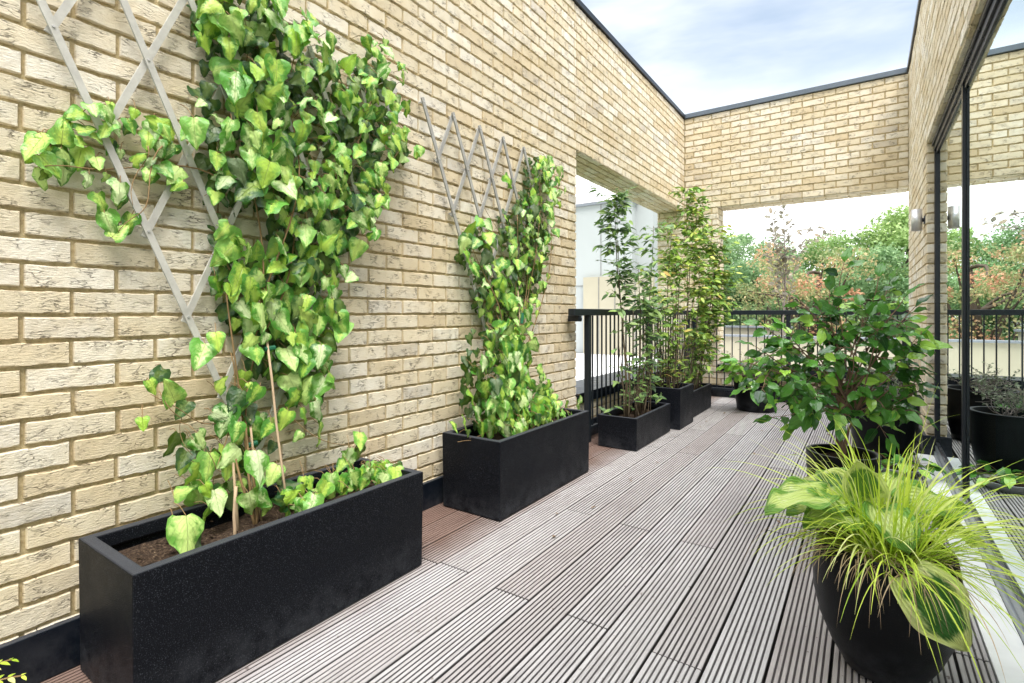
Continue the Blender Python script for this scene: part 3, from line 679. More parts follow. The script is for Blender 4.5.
iv.vine((-2.0, 2.8, 1.6), (-1.99, 2.56, 1.90), .002)
st = MB(); st.tube(curve((-1.80, 2.80, .33), (-1.95, 2.93, 1.25), 4, .006), .005, 8); st.build('support_cane', m_bark('pale_cane', (.36, .25, .15), (.62, .48, .33)), iv.t, smooth=True)
tie = MB(); tie.tube([(-1.90, 2.90, 1.03), (-1.90, 2.91, 1.10)], .012, 8); tie.build('plant_tie', m_plain('green_tie', (.01, .12, .06), .5), iv.t)
iv.done()

# ------------------------------------------------------------------ cane shrubs by the railing
def cane_shrub(label, cx, cy, wx, wy, z0, canes, leafz=(.5, 1.), size=.045, dens=1., twigs=12, lean=.10, mat=NAND, low=8):
    t = thing('cane_shrub', label, 'shrub', (cx, cy, z0), 'cane shrubs by the railing'); S = MB(); P = []; D = []; N = []; SZ = []
    def spray(p, out, k, ln):
        e = p + out * ln + Vector((0, 0, random.uniform(-.02, .05))); c = curve(p, e, 4, .012); S.tube(c, .0013, 4, False)
        for j in range(k):
            f = .25 + .75 * j / max(1, k - 1); q = c[min(4, int(f * 4))]; side = Vector((-out.y, out.x, 0)) * (1 if j % 2 else -1)
            d_ = (out * random.uniform(.5, 1) + side * random.uniform(.2, 1.) + Vector((0, 0, random.uniform(-.7, .35))))
            P.append(q + Vector([random.uniform(-.012, .012) for _ in range(3)])); D.append(d_); N.append((random.gauss(0, .5), random.gauss(-.2, .5), 1)); SZ.append(random.uniform(.6, 1.15) * size)
    for (dx, dy, ex, ey, top, z_l, amt) in canes:
        p0 = Vector((cx + dx, cy + dy, z0)); p1 = Vector((cx + ex, cy + ey, top)); c = curve(p0, p1, 12, .035)
        S.tube(c, [.0065 * (1 - .65 * i / 12) for i in range(13)], 6)
        n = int((top - z_l) * 34 * dens * amt)
        for _ in range(n):
            f = random.random() ** .85; z = z_l + (top - z_l) * f; ff = min(11.99, max(0, (z - z0) / (top - z0) * 12)); i = int(ff); p = c[i].lerp(c[i + 1], ff - i)
            q = random.random() * 6.3; spray(p, Vector((math.cos(q), math.sin(q), random.uniform(-.1, .5))).normalized(), random.randint(5, 9), random.choice((random.uniform(.04, .12), random.uniform(.10, .24))))
    for _ in range(twigs):
        a = (cx + random.uniform(-wx, wx), cy + random.uniform(-wy, wy), z0); b = (a[0] + random.uniform(-lean, lean), a[1] + random.uniform(-lean, lean), z0 + random.uniform(.35, .95))
        c = curve(a, b, 7, .03); S.tube(c, [.0045 * (1 - .6 * i / 7) for i in range(8)], 5)
        for _ in range(random.randint(1, 4)): q = random.random() * 6.3; spray(c[random.randint(3, 7)], Vector((math.cos(q), math.sin(q), .2)).normalized(), random.randint(2, 5), random.uniform(.03, .09))
    for _ in range(low):
        p = Vector((cx + random.uniform(-wx, wx), cy + random.uniform(-wy, wy), z0 + random.uniform(0, .2))); q = random.random() * 6.3
        spray(p, Vector((math.cos(q), math.sin(q), .6)).normalized(), 6, .10)
    S.build('stem', CANE, t, smooth=True); L = MB(); scatter(L, T_LAN, np.array([tuple(p) for p in P]), np.array([tuple(unit(tuple(p))) for p in D]), np.array(N), np.array(SZ)); L.mi = [0] * len(L.f)
    L.build('foliage', mat, t, smooth=True)
NG = m_simple_leaf('cane_leaf_green', [(0., (.035, .085, .03)), (.5, (.12, .23, .07)), (1., (.30, .44, .12))], .28)
cane_shrub('airy cane shrub with a feathery tuft on top in the low trough by the railing', -1.665, 4.40, .11, .34, .19,
    [(-.02, -.20, -.12, -.22, 2.12, 1.62, 2.3), (-.04, -.12, -.08, -.24, 1.72, 1.12, 1.5), (.02, .02, .0, .02, 1.55, .95, .9), (.03, .12, .05, .28, 1.90, 1.45, .7), (.0, .22, -.03, .2, 1.42, .8, 1.0), (.02, -.26, .0, -.3, 1.15, .9, .5), (.04, .05, .12, .3, 1.2, .8, .6)], size=.085, twigs=20, low=9, mat=NG, dens=1.15)
cane_shrub('bushier cane shrub with rounded green tufts in the tall square planter', -1.63, 5.13, .12, .14, .32,
    [(-.02, .02, .02, .10, 2.02, 1.55, .8), (.05, 0., .10, .12, 1.62, 1.3, 1.9), (-.05, .05, -.10, -.2, 1.50, 1.0, .8), (.08, .04, .22, .15, 1.95, 1.5, .8), (.03, -.05, .12, -.1, 1.35, .7, .8)], size=.085, twigs=18, low=8, dens=1.1)
cane_shrub('tall dense cane shrub with yellow and orange tints in the corner trough', -1.65, 5.88, .12, .34, .21,
    [(.0, -.1, .03, -.10, 2.46, 1.7, 1.4), (.05, .0, .10, .0, 2.36, 1.2, 1.6), (.08, .15, .24, .15, 2.05, .9, 1.6), (.05, .25, .32, .22, 1.95, .8, 1.5), (-.05, -.2, -.15, -.2, 1.8, .9, 1.3), (.08, -.2, .2, -.22, 1.75, .7, 1.4), (.1, .0, .28, .02, 1.55, .5, 1.4), (.08, .2, .36, .3, 1.55, .7, 1.), (.1, .2, .2, .2, 1.2, .4, 1.2)], size=.085, twigs=18, low=18, dens=1.05)

# ------------------------------------------------------------------ camellia
def leafy(t, branches, leafmat, T, s0, s1, barkmat, step=.032, start=.45, r0=.0045, up=.35, droop=.0):
    S = MB(); P = []; D = []; N = []; SZ = []
    for (c, rr, lv) in branches:
        n = len(c) - 1; S.tube(c, [rr * (1 - .65 * i / n) for i in range(n + 1)], 6)
        if not lv: continue
        ln = sum((c[i + 1] - c[i]).length for i in range(n)); k = int(ln * (1 - start) / step * lv)
        for j in range(k):
            f = start + (1 - start) * (j + random.random()) / max(1, k); ff = min(n - .001, f * n); i = int(ff); p = c[i].lerp(c[i + 1], ff - i); ax = (c[i + 1] - c[i]).normalized()
            q = random.random() * 6.3; rad = Vector((math.cos(q), math.sin(q), random.uniform(-.2, .5)))
            d_ = ax * random.uniform(.2, .8) + rad * .8 + Vector((0, 0, -droop - random.random() * .4)); e = p + d_.normalized() * .018
            S.tube([p, e], .0016, 4, False); P.append(e); D.append(d_); N.append((random.gauss(0, .55), random.gauss(-.35, .55), random.uniform(.2, 1.1))); SZ.append(random.uniform(s0, s1))
        P.append(c[-1]); D.append(c[-1] - c[-2] + Vector((0, 0, -.01))); N.append((0, -.3, 1)); SZ.append(s1 * .9)
    S.build('branch', barkmat, t, smooth=True); L = MB(); scatter(L, T, np.array([tuple(p) for p in P]), unit(np.array([tuple(p) for p in D])), np.array(N), np.array(SZ)); L.build('foliage', leafmat, t, smooth=True)
K = .74
def kp(x, y, z): return Vector((x * K, y * K, 1.1 + (z - 1.1) * K))
CB = kp(-.13, 4.08, .2); CB.z = .37
ca = thing('camellia', 'glossy broad-leaved camellia bush behind the foreground pot', 'shrub', CB)
B = []; hub = [kp(-.16, 4.08, .46), kp(-.10, 4.06, .52), kp(-.14, 4.12, .62), kp(-.06, 4.1, .44)]
for h in hub: B.append((curve(CB, h, 6, .015), .011, 0))
tips = [(-0.12, 4.10, 1.44), (-0.70, 3.72, 0.78), (-0.62, 3.80, 0.88), (-0.44, 3.89, 1.0), (-0.36, 3.93, 1.18), (-0.20, 4.04, 1.25), (0.07, 4.22, 1.34), (0.19, 4.3, 1.05), (0.28, 4.2, 0.74), (0.26, 4.2, 1.14), (0.29, 4.25, 0.93), (0.29, 4.25, 0.60), (-0.47, 3.85, 0.52), (-0.40, 3.93, 0.34), (-0.25, 4.0, 1.12), (-0.03, 4.15, 1.15), (-0.62, 3.78, .66), (.2, 4.05, 1.2), (-.3, 3.9, .62), (.1, 4.0, .5), (-.52, 3.8, .74), (-.66, 3.76, .60), (-.56, 3.8, 1.02), (.30, 4.2, .45), (-.5, 3.9, .9), (-.3, 3.8, .45), (.12, 4.3, 1.26)]
for p in tips:
    h = random.choice(hub); c = curve(h, kp(*p), 8, .04, .03); B.append((c, .005, 1.0))
    for _ in range(3):
        i = random.randint(3, 7); q = c[i] + Vector((random.gauss(0, .08), random.gauss(0, .09), random.gauss(.01, .06))); q.x = min(q.x, .22); B.append((curve(c[i], q, 4, .01), .0024, 1.3))
for _ in range(14):
    q = random.random() * 6.3; r_ = random.uniform(.25, 1.) ** .6; z = random.uniform(.30, 1.08); w = .55 * (1 - abs(z - .64) / .85)
    p = Vector((-.10 + math.cos(q) * w * r_ * 1.05, 4.02 + math.sin(q) * w * r_, z)); p.x = min(p.x, .27)
    c = curve(random.choice(hub), kp(*p), 7, .03, .02); B.append((c, .004, 1.2))
    i = random.randint(3, 6); B.append((curve(c[i], c[i] + Vector((random.gauss(0, .07), random.gauss(0, .07), random.gauss(0, .05))), 4, .01), .0024, 1.3))
leafy(ca, B, CAML, T_ELL, .050, .098, m_bark('camellia_bark', (.14, .08, .05), (.34, .22, .15)), step=.034, start=.42, droop=.25)

# ------------------------------------------------------------------ other potted plants
def twiggy(name, label, cat, cx, cy, z0, n, h, w, mat, size, leafn, bark=TWIG, T=None):
    t = thing(name, label, cat, (cx, cy, z0)); S = MB(); P = []; D = []
    for _ in range(n):
        q = random.random() * 6.3; r_ = w * math.sqrt(random.random()); e = Vector((cx + r_ * math.cos(q), cy + r_ * math.sin(q), z0 + h * random.uniform(.5, 1) * (1 - .35 * r_ / w))); e.x = min(e.x, .36)
        c = curve((cx + random.uniform(-.05, .05), cy + random.uniform(-.05, .05), z0), e, 7, .04, .03); S.tube(c, [.003 * (1 - .6 * i / 7) for i in range(8)], 5)
        for j in range(3):
            i = random.randint(3, 6); f = c[i] + Vector((random.gauss(0, .07), random.gauss(0, .07), random.gauss(.05, .05))); f.x = min(f.x, .36); c2 = curve(c[i], f, 4, .01); S.tube(c2, .0011, 4, False)
            for _ in range(leafn):
                P.append(c2[random.randint(1, 4)]); D.append((random.gauss(0, 1), random.gauss(0, 1), random.gauss(.1, .6)))
    S.build('stem', bark, t, smooth=True); L = MB(); scatter(L, T or [T_TINY], np.array([tuple(p) for p in P]), unit(np.array(D)), rng.normal(0, 1, (len(P), 3)) + (0, 0, .8), rng.uniform(.6, 1.2, len(P)) * size); L.build('foliage', mat, t, smooth=bool(T))
PALE = m_simple_leaf('pale_leaf', [(0., (.12, .18, .06)), (.6, (.34, .36, .20)), (1., (.66, .60, .56))], .3)
GREY = m_simple_leaf('grey_green_leaf', [(0., (.07, .10, .06)), (.6, (.20, .25, .15)), (1., (.42, .42, .34))], .25)
BRT = m_leaf('bright_leaf', (.08, .26, .02), (.28, .52, .06), .35, .3)
twiggy('flowering_shrub', 'pale wispy flowering shrub in the lone round pot by the end wall', 'shrub', -1.03, 6.42, .32, 26, .36, .36, PALE, .026, 8)
twiggy('wispy_shrub', 'grey green wispy shrub in the big pot close to the glass door', 'shrub', .105, 4.74, .39, 22, .20, .24, GREY, .026, 7)
twiggy('wispy_shrub', 'grey green wispy shrub in the rear pot against the right brick wall', 'shrub', .09, 5.95, .40, 22, .22, .26, GREY, .026, 7)
t = thing('broad_leaved_plant', 'bright rounded leaves spilling over the front of the lone round pot', 'plant', (-1.09, 6.28, .33)); B = []
for p in ((-1.30, 6.1, .52), (-1.22, 6.05, .40), (-1.14, 6.0, .55), (-1.0, 6.1, .62), (-1.25, 6.15, .62), (-1.08, 6.02, .36)): B.append((curve((-1.09, 6.28, .33), p, 6, .02, .06), .003, 1.5))
leafy(t, B, BRT, T_ELL, .08, .13, STEM, step=.035, start=.35, droop=.5)
t = thing('clippings_plant', 'sprig of dark leaves in the small straight black pot', 'plant', (.005, 5.17, .22)); B = [(curve((.005 + random.uniform(-.03, .03), 5.17, .22), (.005 + random.uniform(-.12, .12), 5.17 + random.uniform(-.1, .1), random.uniform(.3, .42)), 5, .01), .0025, 1.) for _ in range(7)]
leafy(t, B, CAML, T_ELL, .05, .08, STEM, step=.03, start=.3)
t = thing('low_plant', 'low plant with glossy dark leaves lying in the shallow tray', 'plant', (.175, 4.42, .03)); B = [(curve((.175, 4.42, .035), (.175 + .17 * math.cos(q), 4.42 + .17 * math.sin(q), .075 + random.random() * .04), 5, .008, .015), .002, 1.) for q in np.linspace(0, 6, 11)]
leafy(t, B, CAML, T_ELL, .075, .11, STEM, step=.045, start=.3)

# ------------------------------------------------------------------ grass and hosta in the foreground pot
def blade_strip(mb, p0, d, ln, w, bend, rnd, n=9, twist=0.):
    p = Vector(p0); d = Vector(d).normalized(); V = []; UV = []; hd = Vector((d.x, d.y, 0)); hd = hd.normalized() if hd.length > 1e-3 else Vector((1, 0, 0))
    side = Vector((-hd.y, hd.x, 0)); st_ = ln / n
    for i in range(n + 1):
        f = i / n; ww = w * (math.sin(math.pi * (f * .93 + .05)) ** .55) * (1 - f ** 3 * .6) * .5
        nrm = d.cross(side).normalized(); s2 = (side * math.cos(twist * f) + nrm * math.sin(twist * f))
        V += [tuple(p - s2 * ww), tuple(p + nrm * ww * .35), tuple(p + s2 * ww)]; UV += [(0, f), (.5, f), (1, f)]
        p = p + d * st_; d = (d + Vector((hd.x * .25, hd.y * .25, -1)) * bend * (f + .25) / n).normalized()
    F = []
    for i in range(n):
        a = i * 3; F += [(a, a + 1, a + 4, a + 3), (a + 1, a + 2, a + 5, a + 4)]
    mb.add(V, F, UV, rnd)
gr = thing('ornamental_grass', 'lime green arching grass with dry straw in the foreground pot', 'grass plant', (BC[0], BC[1], .35))
G = MB()
for i in range(430):
    q = random.random() * 6.3; rr = .10 * math.sqrt(random.random()); p0 = (BC[0] + .015 + rr * math.cos(q), BC[1] - .02 + rr * math.sin(q), .352)
    a = q + random.gauss(0, .7); tilt = min(1.25, abs(random.gauss(.62, .32)))
    # the tuft leans towards the glass door and to the left of the deck
    dx, dy = math.cos(a) + random.choice((.35, -.1, .2)), math.sin(a) - .1
    L_ = random.uniform(.22, .44); L_ = L_ * 1.25 if random.random() < .2 else L_
    blade_strip(G, p0, (dx * math.sin(tilt), dy * math.sin(tilt), math.cos(tilt)), L_, random.uniform(.0028, .0062), random.uniform(.9, 3.2), rng.random(3), 10, random.uniform(-.8, .8))
for (dx, dy, dz, L_, b) in ((-.55, -.45, 1.0, .42, 1.6), (-.25, .1, 1.1, .34, .5), (.08, .05, 1.2, .33, .2), (-.7, -.1, .8, .50, 1.6), (.5, .35, .9, .46, 1.4), (.9, .3, .6, .50, 1.4), (.75, -.2, .55, .42, 1.6), (-.9, .0, .9, .55, 1.5), (.28, .25, 1.1, .36, .6), (-.12, -.05, 1.3, .30, .3), (.9, .1, .45, .5, 1.0), (.7, .6, .5, .52, .8), (-.35, .15, 1.1, .40, 1.1), (-.42, .1, 1.0, .44, 1.5)):
    for _ in range(2): blade_strip(G, (BC[0] + random.uniform(-.05, .06), BC[1] + random.uniform(-.05, .05), .36), (dx + random.gauss(0, .08), dy + random.gauss(0, .08), dz), L_ * random.uniform(.85, 1.1), random.uniform(.008, .012), b, (random.uniform(.4, 1), 0, random.random()), 12, random.uniform(-.5, .5))
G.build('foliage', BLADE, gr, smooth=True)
G = MB()
for i in range(190):
    q = random.uniform(2.6, 5.6) if random.random() < .8 else random.random() * 6.3; rr = random.uniform(.09, .165); p0 = (BC[0] + rr * math.cos(q), BC[1] + rr * math.sin(q), .362 + random.random() * .02)
    a = q + random.gauss(0, .6); blade_strip(G, p0, (math.cos(a), math.sin(a), random.uniform(.1, 1.1)), random.uniform(.07, .24), random.uniform(.0015, .0035), random.uniform(3.0, 7.), rng.random(3), 9, random.uniform(-1, 1))
for q in (3.2, 4.0, 4.4, 4.9, 5.3): blade_strip(G, (BC[0] + .17 * math.cos(q), BC[1] + .17 * math.sin(q), .37), (math.cos(q), math.sin(q), .5), random.uniform(.26, .36), .003, 6., (.9, .5, .5), 14, 1.)
G.build('dry_straw', STRAW, gr, smooth=True)
ho = thing('hosta', 'variegated hosta with a big cream-edged heart leaf hanging over the pot', 'hosta', (BC[0], BC[1], .35)); H = MB(); S = MB()
HL = [  # leaf base, tip direction, normal, size, (random, kind, -) : kind < .45 dark heart with cream rim, above it lime
    ((.098, 1.775, .388), (.46, -.16, -.50), (.22, -.85, .62), .205, (.3, .1, .5), 0),
    ((-.11, 1.86, .535), (-.80, -.80, .03), (-.35, -.25, 1), .235, (.7, .9, .3), 1),
    ((-.10, 1.92, .53), (-.95, -.45, .05), (-.2, -.4, .9), .19, (.45, .9, .6), 1),
    ((-.05, 2.02, .50), (-.95, -.62, -.10), (-.1, -.15, 1), .235, (.6, .9, .3), 1),
    ((-.01, 2.06, .50), (-.9, .10, .25), (.0, -.5, .9), .20, (.2, .3, .3), 1),
    ((.00, 2.00, .50), (-.05, -.25, .42), (.1, -.9, .5), .17, (.5, .1, .8), 0),
    ((-.03, 1.96, .47), (-.75, -.75, .02), (-.1, -.3, 1), .21, (.8, .9, .3), 1),
    ((.10, 2.08, .49), (.75, .35, .12), (-.1, -.45, 1), .22, (.4, .8, .3), 0),
    ((.04, 1.96, .50), (.35, -.85, -.22), (.2, -.5, 1), .19, (.9, .95, .3), 1),
    ((.17, 2.10, .45), (.85, .25, -.25), (.2, -.3, 1), .19, (.15, .2, .3), 0),
    ((-.06, 2.10, .48), (-.5, .65, .30), (-.2, -.6, .9), .20, (.25, .7, .3), 1),
    ((.05, 2.12, .50), (.25, .75, .35), (0, -.8, .8), .18, (.65, .6, .3), 0)]
for (p, d_, nn, s_, r_, k_) in HL:
    H.blades(T_HOS[k_], [p], [d_], [nn], s_ * (.95 if p[2] < .42 else .86), np.array([r_])); S.tube(curve((BC[0] + (p[0] - BC[0]) * .25, BC[1] + (p[1] - BC[1]) * .25, .345), p, 6, .01, .02), [.005 - .0004 * i for i in range(7)], 7)
H.build('foliage', HOSTA, ho, smooth=True); S.build('stem', m_plain('green_stem', (.25, .42, .08), .5), ho, smooth=True)

# fern at the near left, only its tips reach the frame
fe = thing('fern', 'small yellow green fern frond tips by the skirting at the bottom left corner', 'fern', (-1.86, .13, .0)); F_ = MB(); S = MB()
for (q, L_) in ((1.35, .27), (1.75, .27), (.9, .25), (2.4, .22), (4.0, .2), (5.2, .24), (.2, .25)):
    c = [Vector((-1.86 + math.cos(q) * L_ * f, .13 + math.sin(q) * L_ * f, .02 + .42 * f * L_ / .3 * (1 - .62 * f))) for f in np.linspace(0, 1, 12)]
    S.tube(c, .002, 5)
    for i in range(2, 12):
        ax = (c[i] - c[i - 1]).normalized(); sd = Vector((-ax.y, ax.x, 0)).normalized(); sz = .055 * (1 - abs(i - 5) / 9)
        for sg in (1, -1): F_.blades(T_LAN[0], [tuple(c[i])], [tuple(sd * sg + ax * .5)], [(0, 0, 1)], sz * 1.2)
S.build('stem', STEM, fe); F_.build('foliage', BLADE, fe, smooth=True)

# ------------------------------------------------------------------ fallen leaves on the deck
DL = m_simple_leaf('fallen_leaf', [(0., (.10, .06, .04)), (.6, (.35, .22, .11)), (1., (.5, .42, .2))], .1)
spots = [(-1.10, 5.62), (-.80, 5.3), (-1.32, 5.15), (-1.40, 4.6), (-1.28, 6.0), (-1.1, 6.9), (-.5, 6.3), (-1.37, 4.9), (-.72, 4.4), (.16, 3.9), (.24, 4.9), (-1.2, 4.3)] + [(random.uniform(-1.45, -1.2), random.uniform(1.8, 6.8)) for _ in range(12)] + [(random.uniform(-1.2, .2), random.uniform(2.6, 6.9)) for _ in range(10)]
src = None
for i, (x, y) in enumerate(spots):
    if src is None:
        m = MB(); m.blades(T_ELL[1], [(0, -.02, .008)], [(0, 1, .05)], [(.1, .1, 1)], .042, np.array([[.2, .3, .4]])); o = src = m.build('fallen_leaf', DL, None, smooth=True)
    else: o = src.copy(); C.objects.link(o)
    o.location = (x, y, .004); o.rotation_euler = (0, 0, random.random() * 6.3); o.scale = [random.uniform(.35, .9)] * 3
    tag(o, 'small curled dry leaf lying on the decking', 'leaf', 'dry leaves scattered on the decking')

# ------------------------------------------------------------------ beyond the terrace
ROOFW = m_plain('white_roof', (.66, .66, .66), .8, .04, 1.); CREAM = m_plain('cream_render', (.40, .37, .28), .85, .05, .8); PANEL = m_plain('pale_panel', (.40, .43, .43), .6, .04, .5); JOINT = m_plain('panel_joint', (.20, .20, .19), .7); GREYC = m_plain('roof_edge', (.20, .22, .25), .6)
mb = MB(); S_ = 400; mb.add([(-S_, -S_, -6.5), (S_, -S_, -6.5), (S_, S_, -6.5), (-S_, S_, -6.5)], [(0, 1, 2, 3)])
tag(mb.build('ground', m_plain('ground', (.09, .14, .05), .95, .3, .05)), 'ground below the terrace', kind='structure')
nb = thing('neighbouring_building', 'pale panelled building seen through the opening in the trellis wall', 'building', (-12, 15, -6.5))
mb = MB(); mb.box(-26, -5.45, 14, 24, -6.5, 4.28); mb.box(-5.449, -4.95, 14.3, 24, -6.5, 4.28); mb.build('wall', PANEL, nb)
mb = MB(); mb.box(-26.1, -5.35, 13.93, 24, 4.281, 4.36); mb.build('roof', GREYC, nb)
mb = MB(); mb.box(-6.9, -4.80, 13.85, 13.998, -6.5, 2.15); mb.build('lower_wall', CREAM, nb)
mb = MB()
for x in (-7.35, -6.4, -8.3, -9.3, -5.9): mb.box(x - .008, x + .008, 13.985, 13.999, 2.2, 4.27)
for x in (-6.4, -5.9, -5.3): mb.box(x - .01, x + .01, 13.835, 13.849, -.2, 2.14)
mb.box(-12, -6.91, 13.985, 13.9985, 1.9, 1.92); mb.build('panel_joint', JOINT, nb)
nr = thing('flat_roof', 'white flat roof of the low neighbouring wing below the railing', 'roof', (-7, 11, -.2))
mb = MB(); mb.box(-30, -2.9, 7.9, 13.84, -6.5, -.16); mb.build('wall', CREAM, nr); mb = MB(); mb.box(-30.05, -2.85, 7.85, 13.849, -.159, -.10); mb.build('roof', ROOFW, nr)
mb = MB(); mb.box(-6.3, -6.15, 11.4, 11.55, -.099, .45); mb.box(-6.33, -6.12, 11.37, 11.58, .451, .49); mb.build('vent_pipe', GREYC, nr)
pw = thing('parapet_wall', 'cream parapet wall of the next roof beyond the end railing', 'wall', (1, 12.5, 0))
mb = MB(); mb.box(-3.1, 9, 12.2, 12.4, -6.5, .58); mb.box(-3.6, -1.4, 12.9, 13.1, -6.5, .76); mb.build('wall', CREAM, pw)
mb = MB(); mb.box(-3.15, 9, 12.15, 12.45, .581, .62); mb.box(-3.65, -1.35, 12.85, 13.15, .761, .80); mb.build('coping', GREYC, pw)
mb = MB(); mb.box(-3.6, 9, 8.2, 12.199, -.9, -.6); mb.build('roof', ROOFW, pw)

def tree(label, cx, cy, top, rad, cols, seed, n=90, leaf=.16, sparse=1., name='leafy_tree'):
    rs = np.random.default_rng(seed); t = thing(name, label, 'tree', (cx, cy, -6.5), 'trees beyond the end railing'); mat = m_simple_leaf('tree_leaf_%d' % seed, cols, .35, .55)
    S = MB(); H = top + 6.5; zc = top - rad * .95; tr = curve((cx, cy, -6.5), (cx + rs.normal(0, .2), cy, zc + rad * .3), 9, .25)
    S.tube(tr, [.20 * (1 - .8 * i / 9) + .015 for i in range(10)], 8); P = []; D = []; SZ = []; RN = []
    for k in range(n):
        v = rs.normal(0, 1, 3); v /= np.linalg.norm(v); rr = rs.uniform(.35, 1.) ** .5 * (1 + .22 * math.sin(v[0] * 5 + seed) * math.cos(v[2] * 4 + seed * 2))
        c = np.array((cx, cy, zc)) + v * rr * np.array((rad, rad, rad * (1.0 if v[2] > 0 else 2.0)))
        if k % 3 == 0: S.tube(curve(tr[rs.integers(5, 10)], tuple(c), 6, .15), [.045 * (1 - .8 * i / 6) + .004 for i in range(7)], 5, False)
        cr = rs.uniform(.22, .48) * rad ** .5; m = int(300 * sparse); pts = rs.normal(0, 1, (m, 3)); pts *= (rs.random((m, 1)) ** .4) / np.linalg.norm(pts, axis=1, keepdims=True); pts = c + pts * cr * np.array((1.1, 1.1, .65))
        P.append(pts); d_ = rs.normal(0, 1, (m, 3)); d_[:, 2] -= .3; D.append(d_); SZ.append(rs.uniform(.45, 1., m) * leaf * .82)
        b = rs.random(); RN.append(np.stack([np.clip(b * .65 + rs.random(m) * .4, 0, 1), rs.random(m), rs.random(m)], 1))
    P, D, SZ, RN = np.concatenate(P), unit(np.concatenate(D)), np.concatenate(SZ), np.concatenate(RN)
    S.build('trunk', TRUNK, t, smooth=True); L = MB(); L.blades(T_TINY, P, D, rs.normal(0, 1, P.shape) + (0, -.4, .7), SZ, RN); L.build('crown', mat, t)
gA = [(0., (.10, .20, .06)), (.5, (.24, .38, .12)), (1., (.44, .58, .22))]
gB = [(0., (.09, .19, .08)), (.5, (.21, .35, .15)), (1., (.40, .55, .28))]
gO = [(0., (.12, .20, .07)), (.4, (.32, .38, .15)), (.62, (.52, .36, .20)), (1., (.66, .27, .18))]
tree('mid green tree beyond the left end of the end railing', -5.3, 19.0, 3.7, 1.9, gB, 11, 80)
tree('blue green bushy tree just right of the corner pillar', -3.5, 21.0, 4.0, 2.0, gB, 12, 90)
tree('orange tinged tree in the middle of the wide opening', -1.3, 14.8, 2.95, 1.35, gO, 13, 44, .12, .5, name='orange_tinged_tree')
tree('bright green tree behind the orange tinged one', -1.0, 21.5, 3.5, 2.2, gA, 14, 95)
tree('dense green tree beside the right brick wall', 1.3, 19.0, 4.2, 1.9, gA, 15, 95)
tree('tall green tree far right beyond the brick wall', 4.6, 22.0, 5.0, 2.4, gB, 16, 80)
tree('dark green tree low behind the parapet wall', -2.6, 17.0, 2.6, 1.6, gB, 17, 80)
tree('dark green tree low behind the camellia', .7, 16.5, 2.6, 1.7, gB, 18, 80)
wd = MB(); rs = np.random.default_rng(5); P = []
for k in range(260):
    c = np.array((rs.uniform(-14, 16), rs.uniform(26, 32), rs.uniform(-4, 2.6))); p = rs.normal(0, .5, (130, 3)) * (1.3, 1., .8) + c; P.append(p)
P = np.concatenate(P); wd.blades(T_TINY, P, unit(rs.normal(0, 1, P.shape)), rs.normal(0, 1, P.shape) + (0, -.4, .7), rs.uniform(.15, .4, len(P)))
tag(wd.build('woodland', m_simple_leaf('wood_leaf', gB, .3, .6)), 'green woodland far beyond the terrace', 'woodland', kind='stuff')

# tall thin sapling whose sparse top stands above the orange tree
t = thing('sapling', 'sparse grey-leaved sapling top standing above the orange tinged tree', 'sapling', (-1.1, 9.6, -.6)); B = []; c = curve((-1.1, 9.6, -.6), (-1.12, 9.6, 2.35), 10, .08); B.append((c, .018, 0))
for (x, z) in ((-1.30, 2.75), (-1.12, 2.9), (-1.0, 2.55), (-1.25, 2.45), (-.62, 2.45), (-.45, 2.40), (-.85, 2.2), (-1.35, 2.2)):
    B.append((curve(c[random.randint(6, 10)], (x, 9.6 + random.uniform(-.2, .2), z), 7, .05), .006, 1.3))
leafy(t, B, m_simple_leaf('sapling_leaf', [(0., (.16, .15, .12)), (.5, (.28, .27, .20)), (1., (.42, .34, .26))], .3), T_ELL, .06, .12, TWIG, step=.032, start=.25)

# ------------------------------------------------------------------ world, sun, camera
sc = bpy.context.scene; w = bpy.data.worlds.new('World'); sc.world = w; w.use_nodes = True; t = w.node_tree; N_ = t.nodes; N_.clear()
SUN_EL, SUN_AZ = R(62), R(132)            # azimuth measured from +Y towards +X
sky = N_.new('ShaderNodeTexSky'); sky.sky_type = 'NISHITA'; sky.sun_disc = False; sky.sun_elevation = SUN_EL; sky.sun_rotation = SUN_AZ
tc = N_.new('ShaderNodeTexCoord'); lk = t.links.new
def nn(ty, **kw):
    x = N_.new(ty)
    for k, v in kw.items(): setattr(x, k, v)
    return x
def mr(src, a, b, c, d):
    x = nn('ShaderNodeMapRange', interpolation_type='SMOOTHSTEP'); lk(src, x.inputs[0])
    for i, v in enumerate((a, b, c, d)): x.inputs[i + 1].default_value = v
    return x.outputs[0]
def mx2(f, a, b):
    x = nn('ShaderNodeMix', data_type='RGBA'); lk(f, x.inputs[0])
    for i, v in ((6, a), (7, b)):
        if isinstance(v, tuple): x.inputs[i].default_value = (*v, 1)
        else: lk(v, x.inputs[i])
    return x.outputs[2]
mp = nn('ShaderNodeMapping'); mp.inputs['Scale'].default_value = (1., 1., 2.2); mp.inputs['Location'].default_value = (.35, .2, .1); lk(tc.outputs['Generated'], mp.inputs[0])
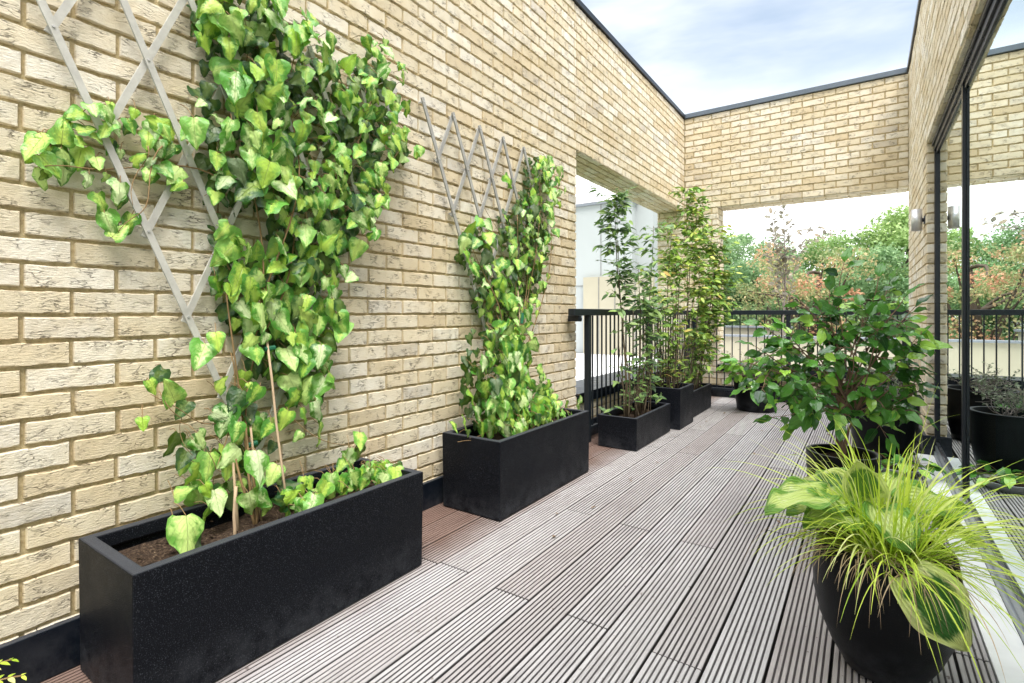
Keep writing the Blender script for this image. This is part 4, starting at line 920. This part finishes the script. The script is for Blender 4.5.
nz = nn('ShaderNodeTexNoise'); nz.inputs['Scale'].default_value = 1.6; nz.inputs['Detail'].default_value = 6; nz.inputs['Roughness'].default_value = .5; nz.inputs['Distortion'].default_value = .25; lk(mp.outputs[0], nz.inputs[0])
sx = nn('ShaderNodeSeparateXYZ'); lk(tc.outputs['Generated'], sx.inputs[0])
cloud = mr(nz.outputs['Fac'], .42, .66, 0., 1.)
sc_ = nn('ShaderNodeVectorMath', operation='SCALE'); sc_.inputs[3].default_value = .10; lk(sky.outputs[0], sc_.inputs[0])
ad = nn('ShaderNodeVectorMath', operation='ADD'); ad.inputs[1].default_value = (.43, .51, .59); lk(sc_.outputs[0], ad.inputs[0])
c1 = mx2(cloud, ad.outputs[0], (1.4, 1.43, 1.46))
c2 = mx2(mr(sx.outputs[2], .16, .43, 1., 0.), c1, (1.9, 1.9, 1.9))       # haze brightens towards the horizon
c3 = mx2(mr(sx.outputs[2], .62, .85, 0., 1.), c2, (4.9, 4.9, 4.95))       # bright veil overhead, out of view, added to light the terrace
bg = nn('ShaderNodeBackground'); out = nn('ShaderNodeOutputWorld'); lk(c3, bg.inputs[0]); bg.inputs[1].default_value = 1.; lk(bg.outputs[0], out.inputs[0])
sl = bpy.data.lights.new('sun', 'SUN'); sl.energy = 4.3; sl.angle = R(26); sl.color = (1., .95, .87); so = bpy.data.objects.new('sun', sl); C.objects.link(so)
dv = Vector((math.sin(SUN_AZ) * math.cos(SUN_EL), math.cos(SUN_AZ) * math.cos(SUN_EL), math.sin(SUN_EL))); so.rotation_euler = (-dv).to_track_quat('-Z', 'Y').to_euler(); so.location = dv * 30
cam = bpy.data.cameras.new('camera'); co = bpy.data.objects.new('camera', cam); C.objects.link(co); sc.camera = co
co.location = (0, 0, 1.1); co.rotation_euler = (R(90), 0, R(34.297)); cam.sensor_width = 36; cam.lens = 519 / 1024 * 36; cam.shift_y = -28.5 / 1024; cam.clip_start = .02; cam.clip_end = 2000
sc.view_settings.view_transform = 'Standard'; sc.view_settings.look = 'None'; sc.view_settings.exposure = 0
sc.cycles.max_bounces = 8; sc.cycles.transparent_max_bounces = 16; sc.cycles.diffuse_bounces = 5; sc.cycles.use_denoising = True
